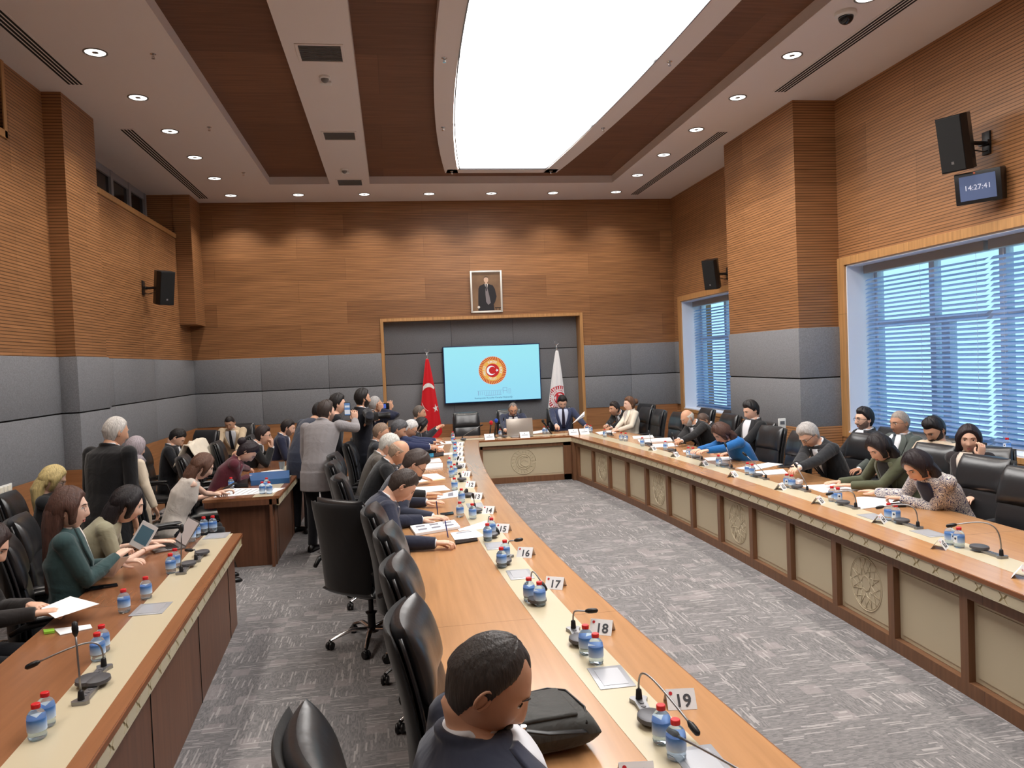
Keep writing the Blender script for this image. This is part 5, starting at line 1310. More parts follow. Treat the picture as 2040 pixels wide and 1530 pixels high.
    default = [Vector((.16, .42, TZ+.035)), Vector((-.16, .42, TZ+.035))]
    if stand: default = [Vector((.24, .06, .80)), Vector((-.24, .06, .80))]
    arms = []
    for i in (0, 1):
        hd = hands[i]; hd = default[i]+Vector((0, p0.y, 0)) if hd is None else inv @ Vector(hd)
        sg = 1 if i == 0 else -1
        pl = Vector((sg*.55, -.35, -.8)) if pole is None or pole[i] is None else (Vector(pole[i]))
        el, hd = ik(sh[i], hd, .285*kk, .265*kk, pl); arms.append((sh[i], el, hd))
    arm_r = (.050, .044, .040, .034, .027)
    def arm(mb, a, off=0, upto=2.0, start=0):
        S_, E_, W_ = a; pts = [S_+(Vector((0, 0, -.0))), lerp(S_, E_, .35), lerp(S_, E_, .8), E_, lerp(E_, W_, .35), lerp(E_, W_, .75), W_]
        rr = [.052, .047, .041, .040, .038, .031, .026]
        n = 7
        if upto < 2: n = 3 if upto < 1 else 5
        mb.tube(pts[:n], [r*kk*(1 if not fem else .86)+off for r in rr[:n]], 12)
    skm = skin_mat('skin_'+skin, SK[skin])
    # ---- body: one continuous skin surface under the clothes
    b = MB()
    nb, nx, ny, nt = frame(.84+.03*max(0, math.sin(math.radians(hpitch))))
    hR = (Matrix.Rotation(0, 4, 'Z'))
    Hm = T(*h) @ RZ(math.radians(hyaw)) @ RX(math.radians(-hpitch)) @ RY(math.radians(hroll)) @ Matrix.Scale(1.05*kk/ (.97 if fem else 1), 4)
    neck_top = Hm @ Vector((0, -.022, -.075))
    nr = (.056 if not fem else .045)*kk
    nb2 = nb-nt*.06
    b.tube([nb2, nb+nt*.02, lerp(nb+nt*.03, neck_top, .5), neck_top, Hm @ Vector((0, -.015, -.03))], [nr*1.5, nr*1.12, nr*.98, nr, nr*.8], 16)
    torso(b, -.018)
    for a in arms: arm(b, a, -.004)
    for sg in (1, -1):
        hj = Vector((sg*.09*bw, p0.y, p0.z+.0))
        if stand: kn = Vector((sg*.10, .02, .50*kk)); an = Vector((sg*.11, -.01, .09))
        else: kn = Vector((sg*.12, .44*kk+p0.y, .52)); an = Vector((sg*.12, .44*kk+p0.y-.02, .09))
        b.tube([hj, lerp(hj, kn, .5), kn, lerp(kn, an, .4), an], [.075*bw, .068*bw, .05, .045, .034], 12)
    core = remesh(b, vox, 2)
    core.join(head_mesh(fem), Hm)
    for i, (S_, E_, W_) in enumerate(arms):
        d = (W_-E_).normalized(); ps = poses[i] if not isinstance(poses[i], tuple) else poses[i][0]
        hd_dir, hn = d, None
        if isinstance(poses[i], tuple):
            if poses[i][1] is not None: hd_dir = (inv.to_3x3() @ Vector(poses[i][1])).normalized()
            if len(poses[i]) > 2: hn = inv.to_3x3() @ Vector(poses[i][2])
        else:
            if W_.z < TZ+.09 and not stand: hd_dir = Vector((d.x, d.y, min(d.z, 0)*.2)).normalized()
        up_ = (Vector((0, 0, 1)) if hn is None else -hn)
        if abs(hd_dir.dot(up_.normalized())) > .95: up_ = Vector((0, 1, .2))
        xx = hd_dir.cross(up_).normalized(); zz = xx.cross(hd_dir).normalized()
        Mh = Matrix(((xx.x, hd_dir.x, zz.x, W_.x), (xx.y, hd_dir.y, zz.y, W_.y), (xx.z, hd_dir.z, zz.z, W_.z), (0, 0, 0, 1))) @ Matrix.Scale((1.0 if not fem else .9)*kk/fem_k, 4)
        if i == 1: Mh = Mh @ Matrix.Scale(-1, 4, Vector((1, 0, 0)))
        core.join(hand_mesh(ps), Mh)
    body = core.build('body', skm, root, True)
    # ---- upper garment
    cm = cloth('cloth_%d_%d_%d' % top, top, .8, .45, 7, .03)
    b = MB(); torso(b, .010, t1=(prof[-3][0] if sleeve == 'none' else prof[-2][0])+.001)
    if stand: 
        b.rings([ell_ring(p0-Vector((0, 0, z)), rx*bw, ry*bw, Vector((1, 0, 0)), Vector((0, 1, 0))) for z, rx, ry in ((0, .19, .14), (.12, .195, .145), (.22, .198, .145))])
    for sg, a in zip((1, -1), arms):
        if sleeve == 'long': arm(b, a, .017); b.ell(a[0]-Vector((0, 0, .005)), (.070*kk, .066*kk, .064*kk))
        elif sleeve == 'short': arm(b, a, .016, .5); b.ell(a[0]-Vector((0, 0, .005)), (.058*kk, .058*kk, .056*kk))
        elif sleeve == 'mid': arm(b, a, .014, 1.5); b.ell(a[0], (.058*kk, .058*kk, .056*kk))
        else: b.ell(lerp(a[0], c7, .25), (.050*kk, .052*kk, .05*kk))
    b.tube([nb-nt*.05, nb-nt*.005], [nr*1.7, nr*1.28], 16)
    if lapel: b.tube([nb-nt*(.012+.035*max(0, math.sin(a)))+(nx*math.cos(a)+ny*math.sin(a))*nr*(1.36+.30*max(0, math.sin(a)))+nt*(.012+.022*max(0, -math.sin(a))) for a in frange(PI/2+.5, PI/2+2*PI-.5, 24)], .0150, 8)
    jk = remesh(b, vox*.85, 3)
    jk.build(topname, cm, root, True)
    # shirt front, lapels, tie as thin shaped cloth over the chest
    if shirt is not None:
        sm = cloth('shirt_%d_%d_%d' % shirt, shirt, .7, .15)
        tb = .36 if lapel else .42
        def patch(mb, a0, a1, off, ts=None, th=.004):
            ts = ts or frange(tb, .84, 12); A, B_ = [], []
            R = []
            for t in ts:
                u = (t-ts[0])/(ts[-1]-ts[0]); x0, x1 = a0(u), a1(u)
                f_ = [surf(t, x0+(x1-x0)*q/6, off) for q in range(7)]; g_ = [surf(t, x0+(x1-x0)*q/6, off-th-.012) for q in range(7)]
                R.append(f_+g_[::-1])
            mb.rings(R)
        wv = .50 if not fem else .46
        b = MB(); patch(b, lambda u: -wv*u**.8-.02, lambda u: wv*u**.8+.02, .020)
        cpts = [surf(.762, a, -.0) for a in frange(-PI, PI, 20)]
        if not fem or lapel: b.tube([lerp(nb, q, 1)*1 for q in [nb+nt*.012+(nx*math.cos(a)+ny*math.sin(a))*nr*1.12+nt*(.010 if math.sin(a) < 0 else -.008) for a in frange(PI/2+.25, PI/2+2*PI-.25, 22)]], .0095, 8)
        b.build('shirt', sm, root, True)
        if lapel:
            lm = cloth('lapel_%d_%d_%d' % top, tuple(min(255, int(v*1.10+3)) for v in top), .75, .2)
            for sg in (-1, 1):
                b = MB(); patch(b, lambda u: sg*(wv*u**.8+.02), lambda u: sg*(wv*u**.8+.05+.36*math.sin(min(1, u*1.05)*PI*.62)**1.3), .026); b.build('lapel', lm, root, True)
        if tie:
            b = MB(); patch(b, lambda u: -.135*(1-.55*u), lambda u: .135*(1-.55*u), .026); q = surf(.83, 0, .026); b.ell(q, (.018, .012, .02)); b.build('necktie', cloth('tie_%d_%d_%d' % tie, tie, .5, .1), root, True)
    # ---- legs
    b = MB(); pm = cloth('trousers_%d_%d_%d' % pants, pants, .85, .35)
    for sg in (1, -1):
        hj = Vector((sg*.09*bw, p0.y, p0.z))
        if stand: kn = Vector((sg*.10, .02, .50*kk)); an = Vector((sg*.11, -.01, .07))
        else: kn = Vector((sg*.12, .44*kk+p0.y, .52)); an = Vector((sg*.12, .44*kk+p0.y-.02, .10))
        b.tube([hj, lerp(hj, kn, .5), kn, lerp(kn, an, .4), an], [.092*bw, .082*bw, .066, .060, .055], 12)
    b.ell(p0-Vector((0, 0, .0)), (.178*bw, .13*bw, .10*bw))
    remesh(b, .016, 2).build('trousers', pm, root, True)
    for sg in (1, -1):
        ax_ = Vector((sg*.11, -.01, 0)) if stand else Vector((sg*.12, .44*kk+p0.y-.02, 0)); b = MB()
        R = []
        for y, w, z1 in ((-.075, .030, .05), (-.05, .038, .085), (.0, .042, .095), (.06, .046, .07), (.13, .048, .05), (.18, .038, .038), (.20, .02, .02)):
            R.append([ax_+Vector((w*math.cos(a), y, max(.004, z1*(.5+.5*math.sin(a))))) for a in [2*PI*q/12 for q in range(12)]])
        b.rings(R); b.build('shoe', mat('shoe_black', (18, 17, 18), .35), root, True)
    # ---- head details
    hm = hairmat or hair_mat('hair_%d_%d_%d' % hcol, hcol)
    if hair not in ('bald', None):
        b = MB(); b.join(hair_shell(hair, fem, hash(label) % 97 if False else len(label)), Hm)
        if hair == 'bun': b.join((lambda q: (q.ell((0, -.125, .03), (.05, .045, .05)), q)[1])(MB()), Hm)
        hb = b.build('hair' if hair != 'scarf' else 'headscarf', hm, root, True)
        if hairlen or hair == 'bob':
            hl = hairlen or .10; b = MB(); R = []; n = 28
            c0 = Hm @ Vector((0, -.030, .075)); c1 = Hm @ Vector((0, -.040, -.01)); c2 = Hm @ Vector((0, -.050, -.085))
            down = Vector((0, -.10-.4*math.sin(la), -1)).normalized(); c3 = c2+down*hl*.5; c4 = c2+down*hl
            ctr = [(c0, .045, .05), (lerp(c0, c1, .5), .090, .090), (c1, .104, .098), (c2, .112, .092), (c3, .110, .070), (c4, .078, .042), (c4+down*.03, .03, .015)]
            ax_ = (Hm.to_3x3() @ Vector((1, 0, 0))).normalized(); fy = (Hm.to_3x3() @ Vector((0, 1, 0))); fy.z = 0 if abs(fy.z) < .99 else fy.z; fy.normalize()
            for ci, (c, rx, ry) in enumerate(ctr):
                ring = []
                for q in range(n):
                    a = 2*PI*q/n; cs = math.cos(a); r_ = 1-.62*max(0, cs-.25)/.75 if ci > 1 else 1
                    wob = 1+.05*math.sin(a*8+ci*1.1)
                    ring.append(c+ax_*(rx*math.sin(a)*wob*(1 if cs < .3 else .9))*kk+fy*(ry*cs*r_*wob)*kk)
                R.append(ring)
            b.rings(R); remesh(b, .007, 2).build('hair_length', hm, root, True)
        if hair == 'scarf':
            b = MB(); b.tube([Hm @ Vector((0, -.02, -.06)), nb+nt*.03, nb-nt*.05], [.075, .085, .12], 20); b.build('scarf_drape', hm, root, True)
    if beard == 'stubble' and not bcol: bcol = tuple(int(.5*a_+.5*b_) for a_, b_ in zip(SK[skin], hcol))
    if beard: b = MB(); b.join(beard_shell(beard), Hm); b.build('beard', hair_mat('beard_%d_%d_%d' % (bcol or hcol), bcol or hcol), root, True)
    det = MB()
    def fy_(x, z):
        th = math.atan2(x/.077, .8); best = None
        for i in range(40):
            ph = -1.2+2.4*i/39
            for j in range(-3, 4):
                pt = head_pt(th+j*.06, ph, fem); dd = (pt.x-x)**2+(pt.z-z)**2
                if best is None or dd < best[0]: best = (dd, pt.y)
        return best[1]
    ey = fy_(.031, .012)
    b = MB()
    for sg in (-1, 1): b.ell((sg*.031, ey-.0055, .011), (.0135, .010, .0075), 10, 8)
    w = MB(); w.join(b, Hm); w.build('eyes', mat('eye_white', (226, 220, 214), .25), root, True)
    b = MB()
    for sg in (-1, 1): b.ell((sg*.031, ey+.0022, .0105), (.0055, .003, .0058), 10, 8)
    w = MB(); w.join(b, Hm); w.build('irises', mat('iris_dark', (44, 28, 20), .2), root, True)
    b = MB()
    for sg in (-1, 1):
        b.tube([(sg*x, fy_(sg*x, z)+.002, z) for x, z in ((.014, .029), (.024, .034), (.036, .034), (.047, .028))], [.0014, .0026, .0024, .0010], 6)
        b.tube([(sg*x, ey+.0042-abs(x-.031)*.35, z) for x, z in ((.018, .014), (.026, .0185), (.036, .0185), (.044, .013))], .0016, 5)
    w = MB(); w.join(b, Hm); w.build('eyebrows', hair_mat('brow_dark', (46, 36, 32)) if hcol[0] < 120 else hm, root, True)
    b = MB(); ly = fy_(0, -.062)
    b.ell((0, ly-.003, -.0595), (.020, .006, .0036), 12, 6); b.ell((0, ly-.004, -.0700), (.017, .006, .0045), 12, 6)
    w = MB(); w.join(b, Hm); w.build('lips', mat('lips_red' if fem else 'lips', (188, 112, 106) if fem else (168, 112, 98), .45), root, True)
    if beard == 'moustache' or (extra and 'moustache' in extra):
        b = MB(); b.tube([(x, fy_(x, -.047)+.003, -.048-.12*abs(x)) for x in frange(-.030, .030, 8)], [.003, .006, .007, .008, .007, .008, .007, .006, .003], 6)
        w = MB(); w.join(b, Hm); w.build('moustache', hm if hcol[0] < 150 else hair_mat('moustache_dark', (60, 50, 46)), root, True)
    if glasses:
        gm2 = mat('glasses_dark', (22, 22, 26), .3) if glasses == 'dark' else mat('glasses_wire', (150, 140, 130), .25, .8)
        b = MB(); gy = ey+.014; r = .0018 if glasses == 'dark' else .001
        for sg in (-1, 1):
            b.tube([(sg*(.031+.022*math.cos(a)), gy, .008+.016*math.sin(a)) for a in frange(0, 2*PI, 20)], r, 6)
            b.tube([(sg*.053, gy, .012), (sg*.070, gy-.02, .012), (sg*.080, .0, .010), (sg*.082, -.012, .0)], r, 6)
        b.tube([(-.009, gy, .010), (0, gy+.002, .013), (.009, gy, .010)], r, 6)
        w = MB(); w.join(b, Hm); w.build('glasses', gm2, root, True)
    for i, (S_, E_, W_) in enumerate(arms):
        if watch is not None and watch[0] == i:
            d = (W_-E_).normalized(); c = W_-d*.035; u = d.orthogonal().normalized(); v = d.cross(u)
            b = MB(); b.tube([c-d*.009, c+d*.009], .0335, 16); b.ell(c+Vector((0, 0, .033)), (.017, .017, .005)); b.build('wristwatch', mat('watch_%d' % watch[1][0], watch[1], .35), root, True)
        if sleeve == 'long' and shirt is not None and lapel and not fem:
            d = (W_-E_).normalized(); b = MB(); b.tube([W_-d*.035, W_+d*.006], [.033, .031], 14); b.build('shirt_cuff', cloth('shirt_%d_%d_%d' % shirt, shirt), root, True)
    return root
# ================================================================== WHO SITS WHERE
NAVY, BLACK, DGREY = (38, 42, 60), (27, 28, 31), (50, 52, 58)
def seat(p, label, deg=None, back=.03, off=0):
    a = p.rotation_euler.z if deg is None else math.radians(deg)
    d = Vector((-math.sin(a), math.cos(a), 0)); r = Vector((d.y, -d.x, 0))
    return chair(p.location.x-d.x*back+r.x*off, p.location.y-d.y*back+r.y*off, math.degrees(a), label)
def hz(px, py, z): return onz(px, py, z)
TB = .80
# left wing, from the camera outwards
p = person('man with thinning black hair in navy suit, foreground, looking down at a bag', ony(970, 1366, 1.90), -84, hpitch=34, hyaw=-14, hair='receding', hcol=(58, 53, 51), top=(44, 48, 64), skin='mid', vox=.009, extra='moustache', hands=[hz(1040, 1560, .80), hz(985, 1500, .80)], bulk=1.30, k=1.04)
chair(.02, 2.10, -80, 'black leather chair under the foreground man, cut by the bottom edge')
p = person('man in navy suit writing with a blue pen beside card fifteen', hz(800, 968, 1.17), -82, hpitch=48, hair='short', hcol=(56, 46, 42), top=NAVY, skin='light', vox=.010, hands=[hz(868, 1082, .81), hz(840, 1035, .81)], poses=('pen', 'flat'), k=1.04)
seat(p, 'black leather chair turned with its back to the camera, behind the writing man', deg=-42, back=-.06, off=.10)
p = person('man with glasses and white wristwatch writing, behind the navy-suited writer', hz(825, 925, 1.20), -85, hpitch=48, hair='full', hcol=(66, 56, 52), glasses='dark', top=(42, 46, 62), skin='light', hands=[hz(862, 1030, .81), hz(850, 1000, .81)], poses=('pen', 'flat'), watch=(0, (235, 235, 232)), k=1.04)
seat(p, 'black leather chair behind the bespectacled writing man')
p = person('bald man in a black suit bent over papers at the left table', hz(793, 902, 1.20), -88, hpitch=40, hair='sides', hcol=(150, 130, 112), top=BLACK, skin='mid', hands=[hz(848, 985, .81), hz(850, 955, .81)], poses=('flat', 'flat'), k=1.04)
seat(p, 'black leather chair behind the bald man at the left table')
p = person('man with pale blond hair in a grey-brown jacket at the left table', hz(773, 888, 1.20), -90, hpitch=35, hair='full', hcol=(206, 198, 184), top=(88, 82, 76), skin='light')
seat(p, 'black leather chair behind the pale blond man')
p = person('man with cropped brown-grey hair in dark suit, left table, behind the blond man', hz(758, 862, 1.25), -90, hpitch=20, hair='buzz', hcol=(128, 108, 92), top=(44, 46, 52), skin='mid')
seat(p, 'black leather chair behind the man with cropped hair')
p = person('man with dark grey swept hair in navy suit, hands folded over the table', hz(793, 856, 1.21), -90, hpitch=35, hair='full', hcol=(84, 84, 88), top=(36, 44, 78), skin='mid', hands=[ony(862, 892, 10.7), ony(858, 888, 10.9)], poses=('grip', 'grip'))
seat(p, 'black leather chair behind the grey swept-haired man')
p = person('white-haired man with glasses at the left table looking down', hz(816, 854, 1.19), -90, hpitch=38, hair='short', hcol=(224, 216, 206), glasses='dark', top=(40, 50, 84), skin='mid', hands=[ony(872, 882, 11.3), ony(868, 878, 11.5)])
seat(p, 'black leather chair behind the white-haired man')
p = person('woman with black hair at the left table beside the red flag', hz(838, 848, 1.17), -90, hpitch=30, fem=True, hair='long', hairlen=.16, hcol=(26, 24, 26), top=(28, 28, 32), skin='light')
seat(p, 'black leather chair behind the black-haired woman')
p = person('man with short grey hair and raised clasped hands in front of the red flag', ony(835, 823, 12.95), -90, hpitch=8, hair='buzz', hcol=(92, 84, 78), top=(32, 34, 42), tie=(150, 150, 160), skin='mid', hands=[ony(868, 856, 12.8), ony(872, 852, 13.0)], poses=('grip', 'grip'))
seat(p, 'black leather chair behind the man with raised hands')
for x, y, d, lab in ((.30, 2.98, -97, 'empty black leather chair tucked in beside card eighteen, nearest whole chair'), (.27, 3.78, -95, 'empty black leather chair beside card seventeen'), (.22, 4.58, -93, 'empty black leather chair beside card sixteen, second from the writing man'), (.12, 5.30, -90, 'empty black leather chair right next to the writing man')):
    chair(x, y, d, lab)
# standing group with phones and cameras
f = onz(650, 1088, 0)
p = person('standing man in grey suit seen from behind, filming with a raised smartphone', ony(650, 822, 9.32), -22, stand=True, hair='full', hcol=(54, 44, 40), beard='stubble', top=(138, 134, 136), pants=(22, 22, 28), skin='light', hyaw=-28, hands=[ony(707, 838, 9.62), ony(617, 1006, 9.2)], poses=(('grip', (0, 0, 1), (-.3, 1, 0)), 'relaxed'), pole=[(.8, -.2, -.5), None], vox=.010, bulk=1.1)
ph = ony(692, 815, 9.62); t = thing('smartphone', 'raised smartphone with lit screen held by the man in grey', 'phone', ph, math.radians(-12))
b = MB(); b.box(-.038, -.004, -.08, .038, .004, .08, b=.003); b.build('body', M_BLACK, t, True, auto=40)
b = MB(); b.box(-.034, -.0052, -.074, .034, -.004, .074); b.build('screen', em('em_phone', (120, 160, 214), .6), t)
b = MB(); b.box(-.034, -.0058, -.06, .034, -.0052, -.01); b.box(-.03, -.0058, .02, .03, -.0052, .045); b.build('camera_image', em('em_phone2', (220, 222, 230), .8), t)
person('person in dark blue jacket hidden behind the man in grey', ony(637, 822, 10.5), -40, stand=True, hair='short', hcol=(26, 24, 26), top=(52, 58, 74), skin='mid', lapel=False, shirt=None)
person('photographer with tousled black hair behind the raised smartphone', ony(672, 806, 10.2), -75, stand=True, hair='full', hcol=(28, 24, 24), top=(22, 23, 30), skin='light', lapel=False, shirt=None, hpitch=5, bulk=.9)
p = person('standing man in black suit with a shoulder video camera', ony(722, 795, 10.6), -55, stand=True, hair='full', hcol=(30, 26, 26), beard='full', top=(20, 22, 32), skin='mid', hyaw=-10, hands=[ony(733, 842, 10.4), ony(745, 838, 10.7)], poses=('grip', 'grip'), bulk=.95)
c = ony(738, 830, 10.5); t = thing('video_camera', 'black video camera held at chest height by the man in black', 'camera', c, math.radians(-80))
b = MB(); b.box(-.05, -.13, -.055, .05, .10, .055, b=.012); b.build('body', M_BLACK, t, True, auto=40)
b = MB(); b.lathe([(.001, .10), (.038, .10), (.04, .20), (.048, .22), (.048, .26), (.001, .255)], 18, M=RX(-PI/2)); b.build('lens', M_BLACK, t, True, auto=40)
b = MB(); b.tube([(0, -.1, .055), (0, -.08, .09), (0, .04, .09), (0, .06, .055)], .009, 8); b.build('handle', M_GREYP, t, True)
b = MB(); b.box(.05, -.09, -.02, .058, -.02, .03); b.build('side_screen', M_GLASSD, t)
p = person('photographer with cropped grey hair in navy jacket raising a compact camera', ony(747, 806, 11.2), -62, stand=True, hair='buzz', hcol=(150, 148, 146), top=(30, 34, 54), skin='mid', lapel=False, shirt=None, k=.94, hands=[ony(759, 818, 11.1), ony(777, 815, 11.35)], poses=(('grip', (0, 0, 1), (0, 1, 0)), ('grip', (0, 0, 1), (0, 1, 0))))
c = ony(766, 809, 11.25); t = thing('compact_camera', 'compact camera with lit blue screen raised in both hands', 'camera', c, math.radians(-20))
b = MB(); b.box(-.07, -.02, -.045, .07, .02, .045, b=.008); b.build('body', M_BLACK, t, True, auto=40)
b = MB(); b.box(-.04, -.022, -.03, .03, -.02, .03); b.build('screen', em('em_cam', (90, 120, 220), .7), t)
b = MB(); b.lathe([(.001, .02), (.032, .02), (.03, .07), (.001, .07)], 16, M=RX(-PI/2)); b.build('lens', M_BLACK, t, True, auto=40)
# head table
p = person('man with glasses and moustache in navy suit, at the head table behind a laptop', ony(1022, 816, 14.35), 178, hpitch=24, hair='receding', hcol=(120, 112, 108), glasses='wire', extra='moustache', top=(46, 52, 74), tie=(40, 30, 50), skin='mid', hands=[Vector((1.98, 13.85, .80)), Vector((2.45, 13.85, .80))])
seat(p, 'black leather chair of the man behind the laptop at the head table', back=.10)
p = person('man with black hair in blue suit and dark tie at the head table', ony(1120, 802, 14.35), 176, hpitch=30, hair='full', hcol=(28, 24, 24), top=(48, 56, 84), shirt=(206, 216, 240), tie=(26, 22, 44), beard='stubble', skin='light', hands=[ony(1109, 850, 13.85), ony(1168, 850, 13.9)], poses=('pen', 'grip'), k=1.02)
seat(p, 'black leather chair of the man in the blue suit', back=.10)
chair(1.35, 14.42, 180, 'empty black leather chair at the head table, left of the laptop')
a = ony(1142, 842, 13.7); t = thing('paper', 'magazine pages held up by the man in the blue suit', 'paper', a)
b = MB()
for k in range(3): b.prism([(-.02, 0, -.02), (.22, .03, .10+.02*k), (.25, .12, .13+.03*k), (.02, .1, -.01)], (0, 0, 0), (0, -.002, .002))
b.build('sheets', M_PAPER, t)
# right wing, from the head table towards the camera
p = person('man in black suit with combed dark hair, seated where right table meets head table', ony(1224, 815, 14.3), 108, hpitch=6, hyaw=0, hair='full', hcol=(46, 38, 36), top=(24, 24, 26), tie=(120, 110, 110), skin='mid', hands=[ony(1205, 853, 14.0), ony(1213, 856, 13.8)], bulk=1.1)
seat(p, 'black leather chair of the man in black by the head table')
p = person('woman in cream suit with brown tied-up hair, hands clasped on the right table', ony(1254, 805, 13.5), 95, hpitch=5, fem=True, hair='bun', hcol=(96, 66, 48), top=(222, 212, 196), shirt=(196, 190, 184), skin='pale', hands=[ony(1225, 858, 13.3), ony(1232, 857, 13.2)], poses=('grip', 'grip'), bulk=1.12, k=1.03)
seat(p, 'black leather chair behind the woman in cream')
chair(4.28, 12.85, 88, 'empty black leather chair right of the woman in cream'); chair(4.30, 11.95, 95, 'empty black leather chair left of the bald man in black')
p = person('bald man with white stubble in black suit at the right table', ony(1370, 833, 11.1), 95, hpitch=28, hair='sides', hcol=(200, 190, 184), beard='stubble', bcol=(206, 198, 192), top=(34, 35, 38), tie=(150, 148, 156), skin='mid', hands=[ony(1350, 878, 10.9), ony(1353, 882, 10.6)], poses=('grip', 'grip'), bulk=1.12, watch=(1, (214, 190, 130)))
seat(p, 'black leather chair of the bald man at the right table')
p = person('man with short brown hair in dark suit in the second row behind the bald man', ony(1402, 838, 11.8), 95, lean=24, hpitch=35, hair='buzz', hcol=(92, 74, 64), top=BLACK, skin='mid')
seat(p, 'black leather chair in the second row behind the bald man')
p = person('woman in bright blue blouse with long straight brown hair bent over the right table', ony(1438, 862, 8.95), 97, hpitch=42, fem=True, hair='long', hairlen=.34, hcol=(74, 50, 42), top=(24, 98, 164), topname='blouse', shirt=None, skin='light', hands=[ony(1390, 897, 8.85), ony(1404, 899, 8.6)], poses=('relaxed', 'relaxed'), k=1.06, watch=(1, (206, 190, 160)))
seat(p, 'black leather chair of the woman in the blue blouse')
chair(4.32, 8.22, 88, 'empty black leather chair between the woman in blue and the grey-haired man')
p = person('man with black hair in the second row in front of the far window', ony(1497, 818, 9.6), 92, hpitch=22, hair='full', hcol=(26, 24, 26), top=BLACK, skin='light')
seat(p, 'black leather chair in the second row by the right pilaster', back=-.10)
chair(5.0, 12.5, 92, 'empty black leather chair in the second row before the far window')
p = person('grey-haired man with dark glasses in black suit looking at his phone', ony(1612, 867, 7.6), 97, hpitch=42, hair='full', hcol=(164, 160, 158), glasses='dark', top=(36, 37, 41), tie=(30, 30, 36), skin='light', hands=[ony(1582, 933, 7.35), ony(1578, 940, 7.15)], poses=('grip', 'grip'), k=1.04)
seat(p, 'black leather chair of the grey-haired man with glasses', back=.08)
a = ony(1565, 930, 7.3); t = thing('smartphone', 'black smartphone in the hands of the grey-haired man', 'phone', a, math.radians(95)); b = MB(); b.box(-.038, -.075, -.004, .038, .075, .004, b=.003); b.build('body', M_BLACK, t, True, auto=40)
p = person('woman in olive green blazer with long black hair reading at the right table', ony(1752, 892, 6.5), 97, hpitch=34, fem=True, hair='long', hairlen=.20, hcol=(32, 26, 28), top=(84, 88, 68), shirt=(34, 34, 36), skin='light', hands=[hz(1672, 960, .81), hz(1695, 967, .81)], poses=('flat', 'flat'), k=1.06, watch=(0, (30, 30, 34)))
seat(p, 'black leather chair of the woman in olive green')
def paisley():
    mt = mat('paisley_fabric', (226, 218, 206), .7); g = NT(mt); tcn = g.new('TexCoord')
    nz = g.new('TexNoise'); nz.inputs['Scale'].default_value = 14; nz.inputs['Detail'].default_value = 2; nz.inputs['Distortion'].default_value = 2.5; g.link(tcn.outputs['Object'], nz.inputs['Vector'])
    v = g.math('FRACT', g.math('MULTIPLY', nz.outputs[0], 9)); s = g.math('GREATER_THAN', v, .62); s2 = g.math('LESS_THAN', v, .16)
    c = g.mix(s, lin((226, 218, 206)), lin((44, 50, 96))); c = g.mix(s2, c, lin((150, 140, 140))); g.link(c, g.b.inputs['Base Color']); return mt
MATS['cloth_225_217_205'] = paisley()
p = person('woman in navy and white patterned blouse with black bobbed hair pointing at papers', ony(1828, 928, 5.62), 97, hpitch=36, fem=True, hair='bob', hairlen=.11, hcol=(34, 24, 28), top=(225, 217, 205), topname='blouse', shirt=(34, 38, 62), lapel=False, skin='light', hands=[hz(1745, 980, .81), hz(1795, 993, .82)], poses=('flat', 'point'), k=1.06)
seat(p, 'black leather chair of the woman in the patterned blouse')
chair(4.36, 5.0, 95, 'empty black leather chair nearest the right edge of the frame')
# second row on the right, in front of the near window
p = person('young man with glasses and black hair in dark suit, second row before the window', ony(1722, 836, 8.1), 88, hpitch=2, hair='full', hcol=(26, 22, 24), glasses='dark', beard='stubble', top=(26, 27, 32), skin='light')
seat(p, 'black leather chair of the bespectacled young man in the second row')
p = person('older man with wire glasses and short grey hair in olive suit, second row', ony(1793, 843, 7.4), 95, hpitch=8, hair='buzz', hcol=(140, 130, 122), glasses='wire', top=(72, 78, 74), tie=(60, 70, 80), skin='tan')
seat(p, 'black leather chair of the older man with wire glasses')
p = person('bearded man in beige polo shirt looking down, second row before the window', ony(1862, 857, 6.75), 100, hpitch=34, hair='full', hcol=(30, 26, 28), beard='full', bcol=(40, 32, 32), top=(206, 186, 162), topname='polo_shirt', sleeve='short', lapel=False, shirt=None, skin='mid')
seat(p, 'black leather chair of the bearded man in beige')
hd = ony(1930, 875, 6.1)
p = person('woman with black hair holding her hand to her mouth, facing the camera', hd, 120, hpitch=8, hyaw=22, fem=True, hair='long', hairlen=.07, hcol=(36, 24, 28), top=(40, 34, 36), shirt=(220, 205, 190), skin='light', hands=[hd+Vector((-.04, -.18, -.13)), None], poses=(('grip', (.2, .0, 1), (0, 1, 0)), 'relaxed'))
seat(p, 'black leather chair of the woman with her hand to her mouth')
# left side: guests at the side desks
p = person('standing grey-haired man in black suit seen from behind at the left', hz(230, 862, 1.62), -32, stand=True, hpitch=12, hair='short', hcol=(182, 178, 174), top=(20, 20, 23), pants=(20, 20, 22), skin='mid', bulk=1.2, vox=.010, hyaw=-12)
p = person('woman in silver headscarf and beige coat beside the man in black', hz(270, 893, 1.38), -45, stand=True, fem=True, k=.90, hair='scarf', hcol=(150, 140, 146), hpitch=15, top=(206, 192, 172), topname='coat', shirt=None, lapel=False, skin='light')
p = person('young man in black suit looking down at his phone by the left wall', hz(352, 872, 1.24), -85, hpitch=45, hair='short', hcol=(24, 20, 22), top=(24, 26, 32), skin='light', tie=(30, 30, 40))
seat(p, 'black leather chair of the young man by the left wall')
p = person('woman with long brown hair in white sleeveless top using a phone at the second desk', hz(402, 930, 1.17), -72, hpitch=28, fem=True, hair='long', hairlen=.26, hcol=(88, 60, 48), top=(206, 198, 190), topname='sleeveless_top', sleeve='none', lapel=False, shirt=None, skin='pale', hands=[hz(436, 985, .84), hz(441, 980, .86)], poses=('grip', 'grip'), k=1.05)
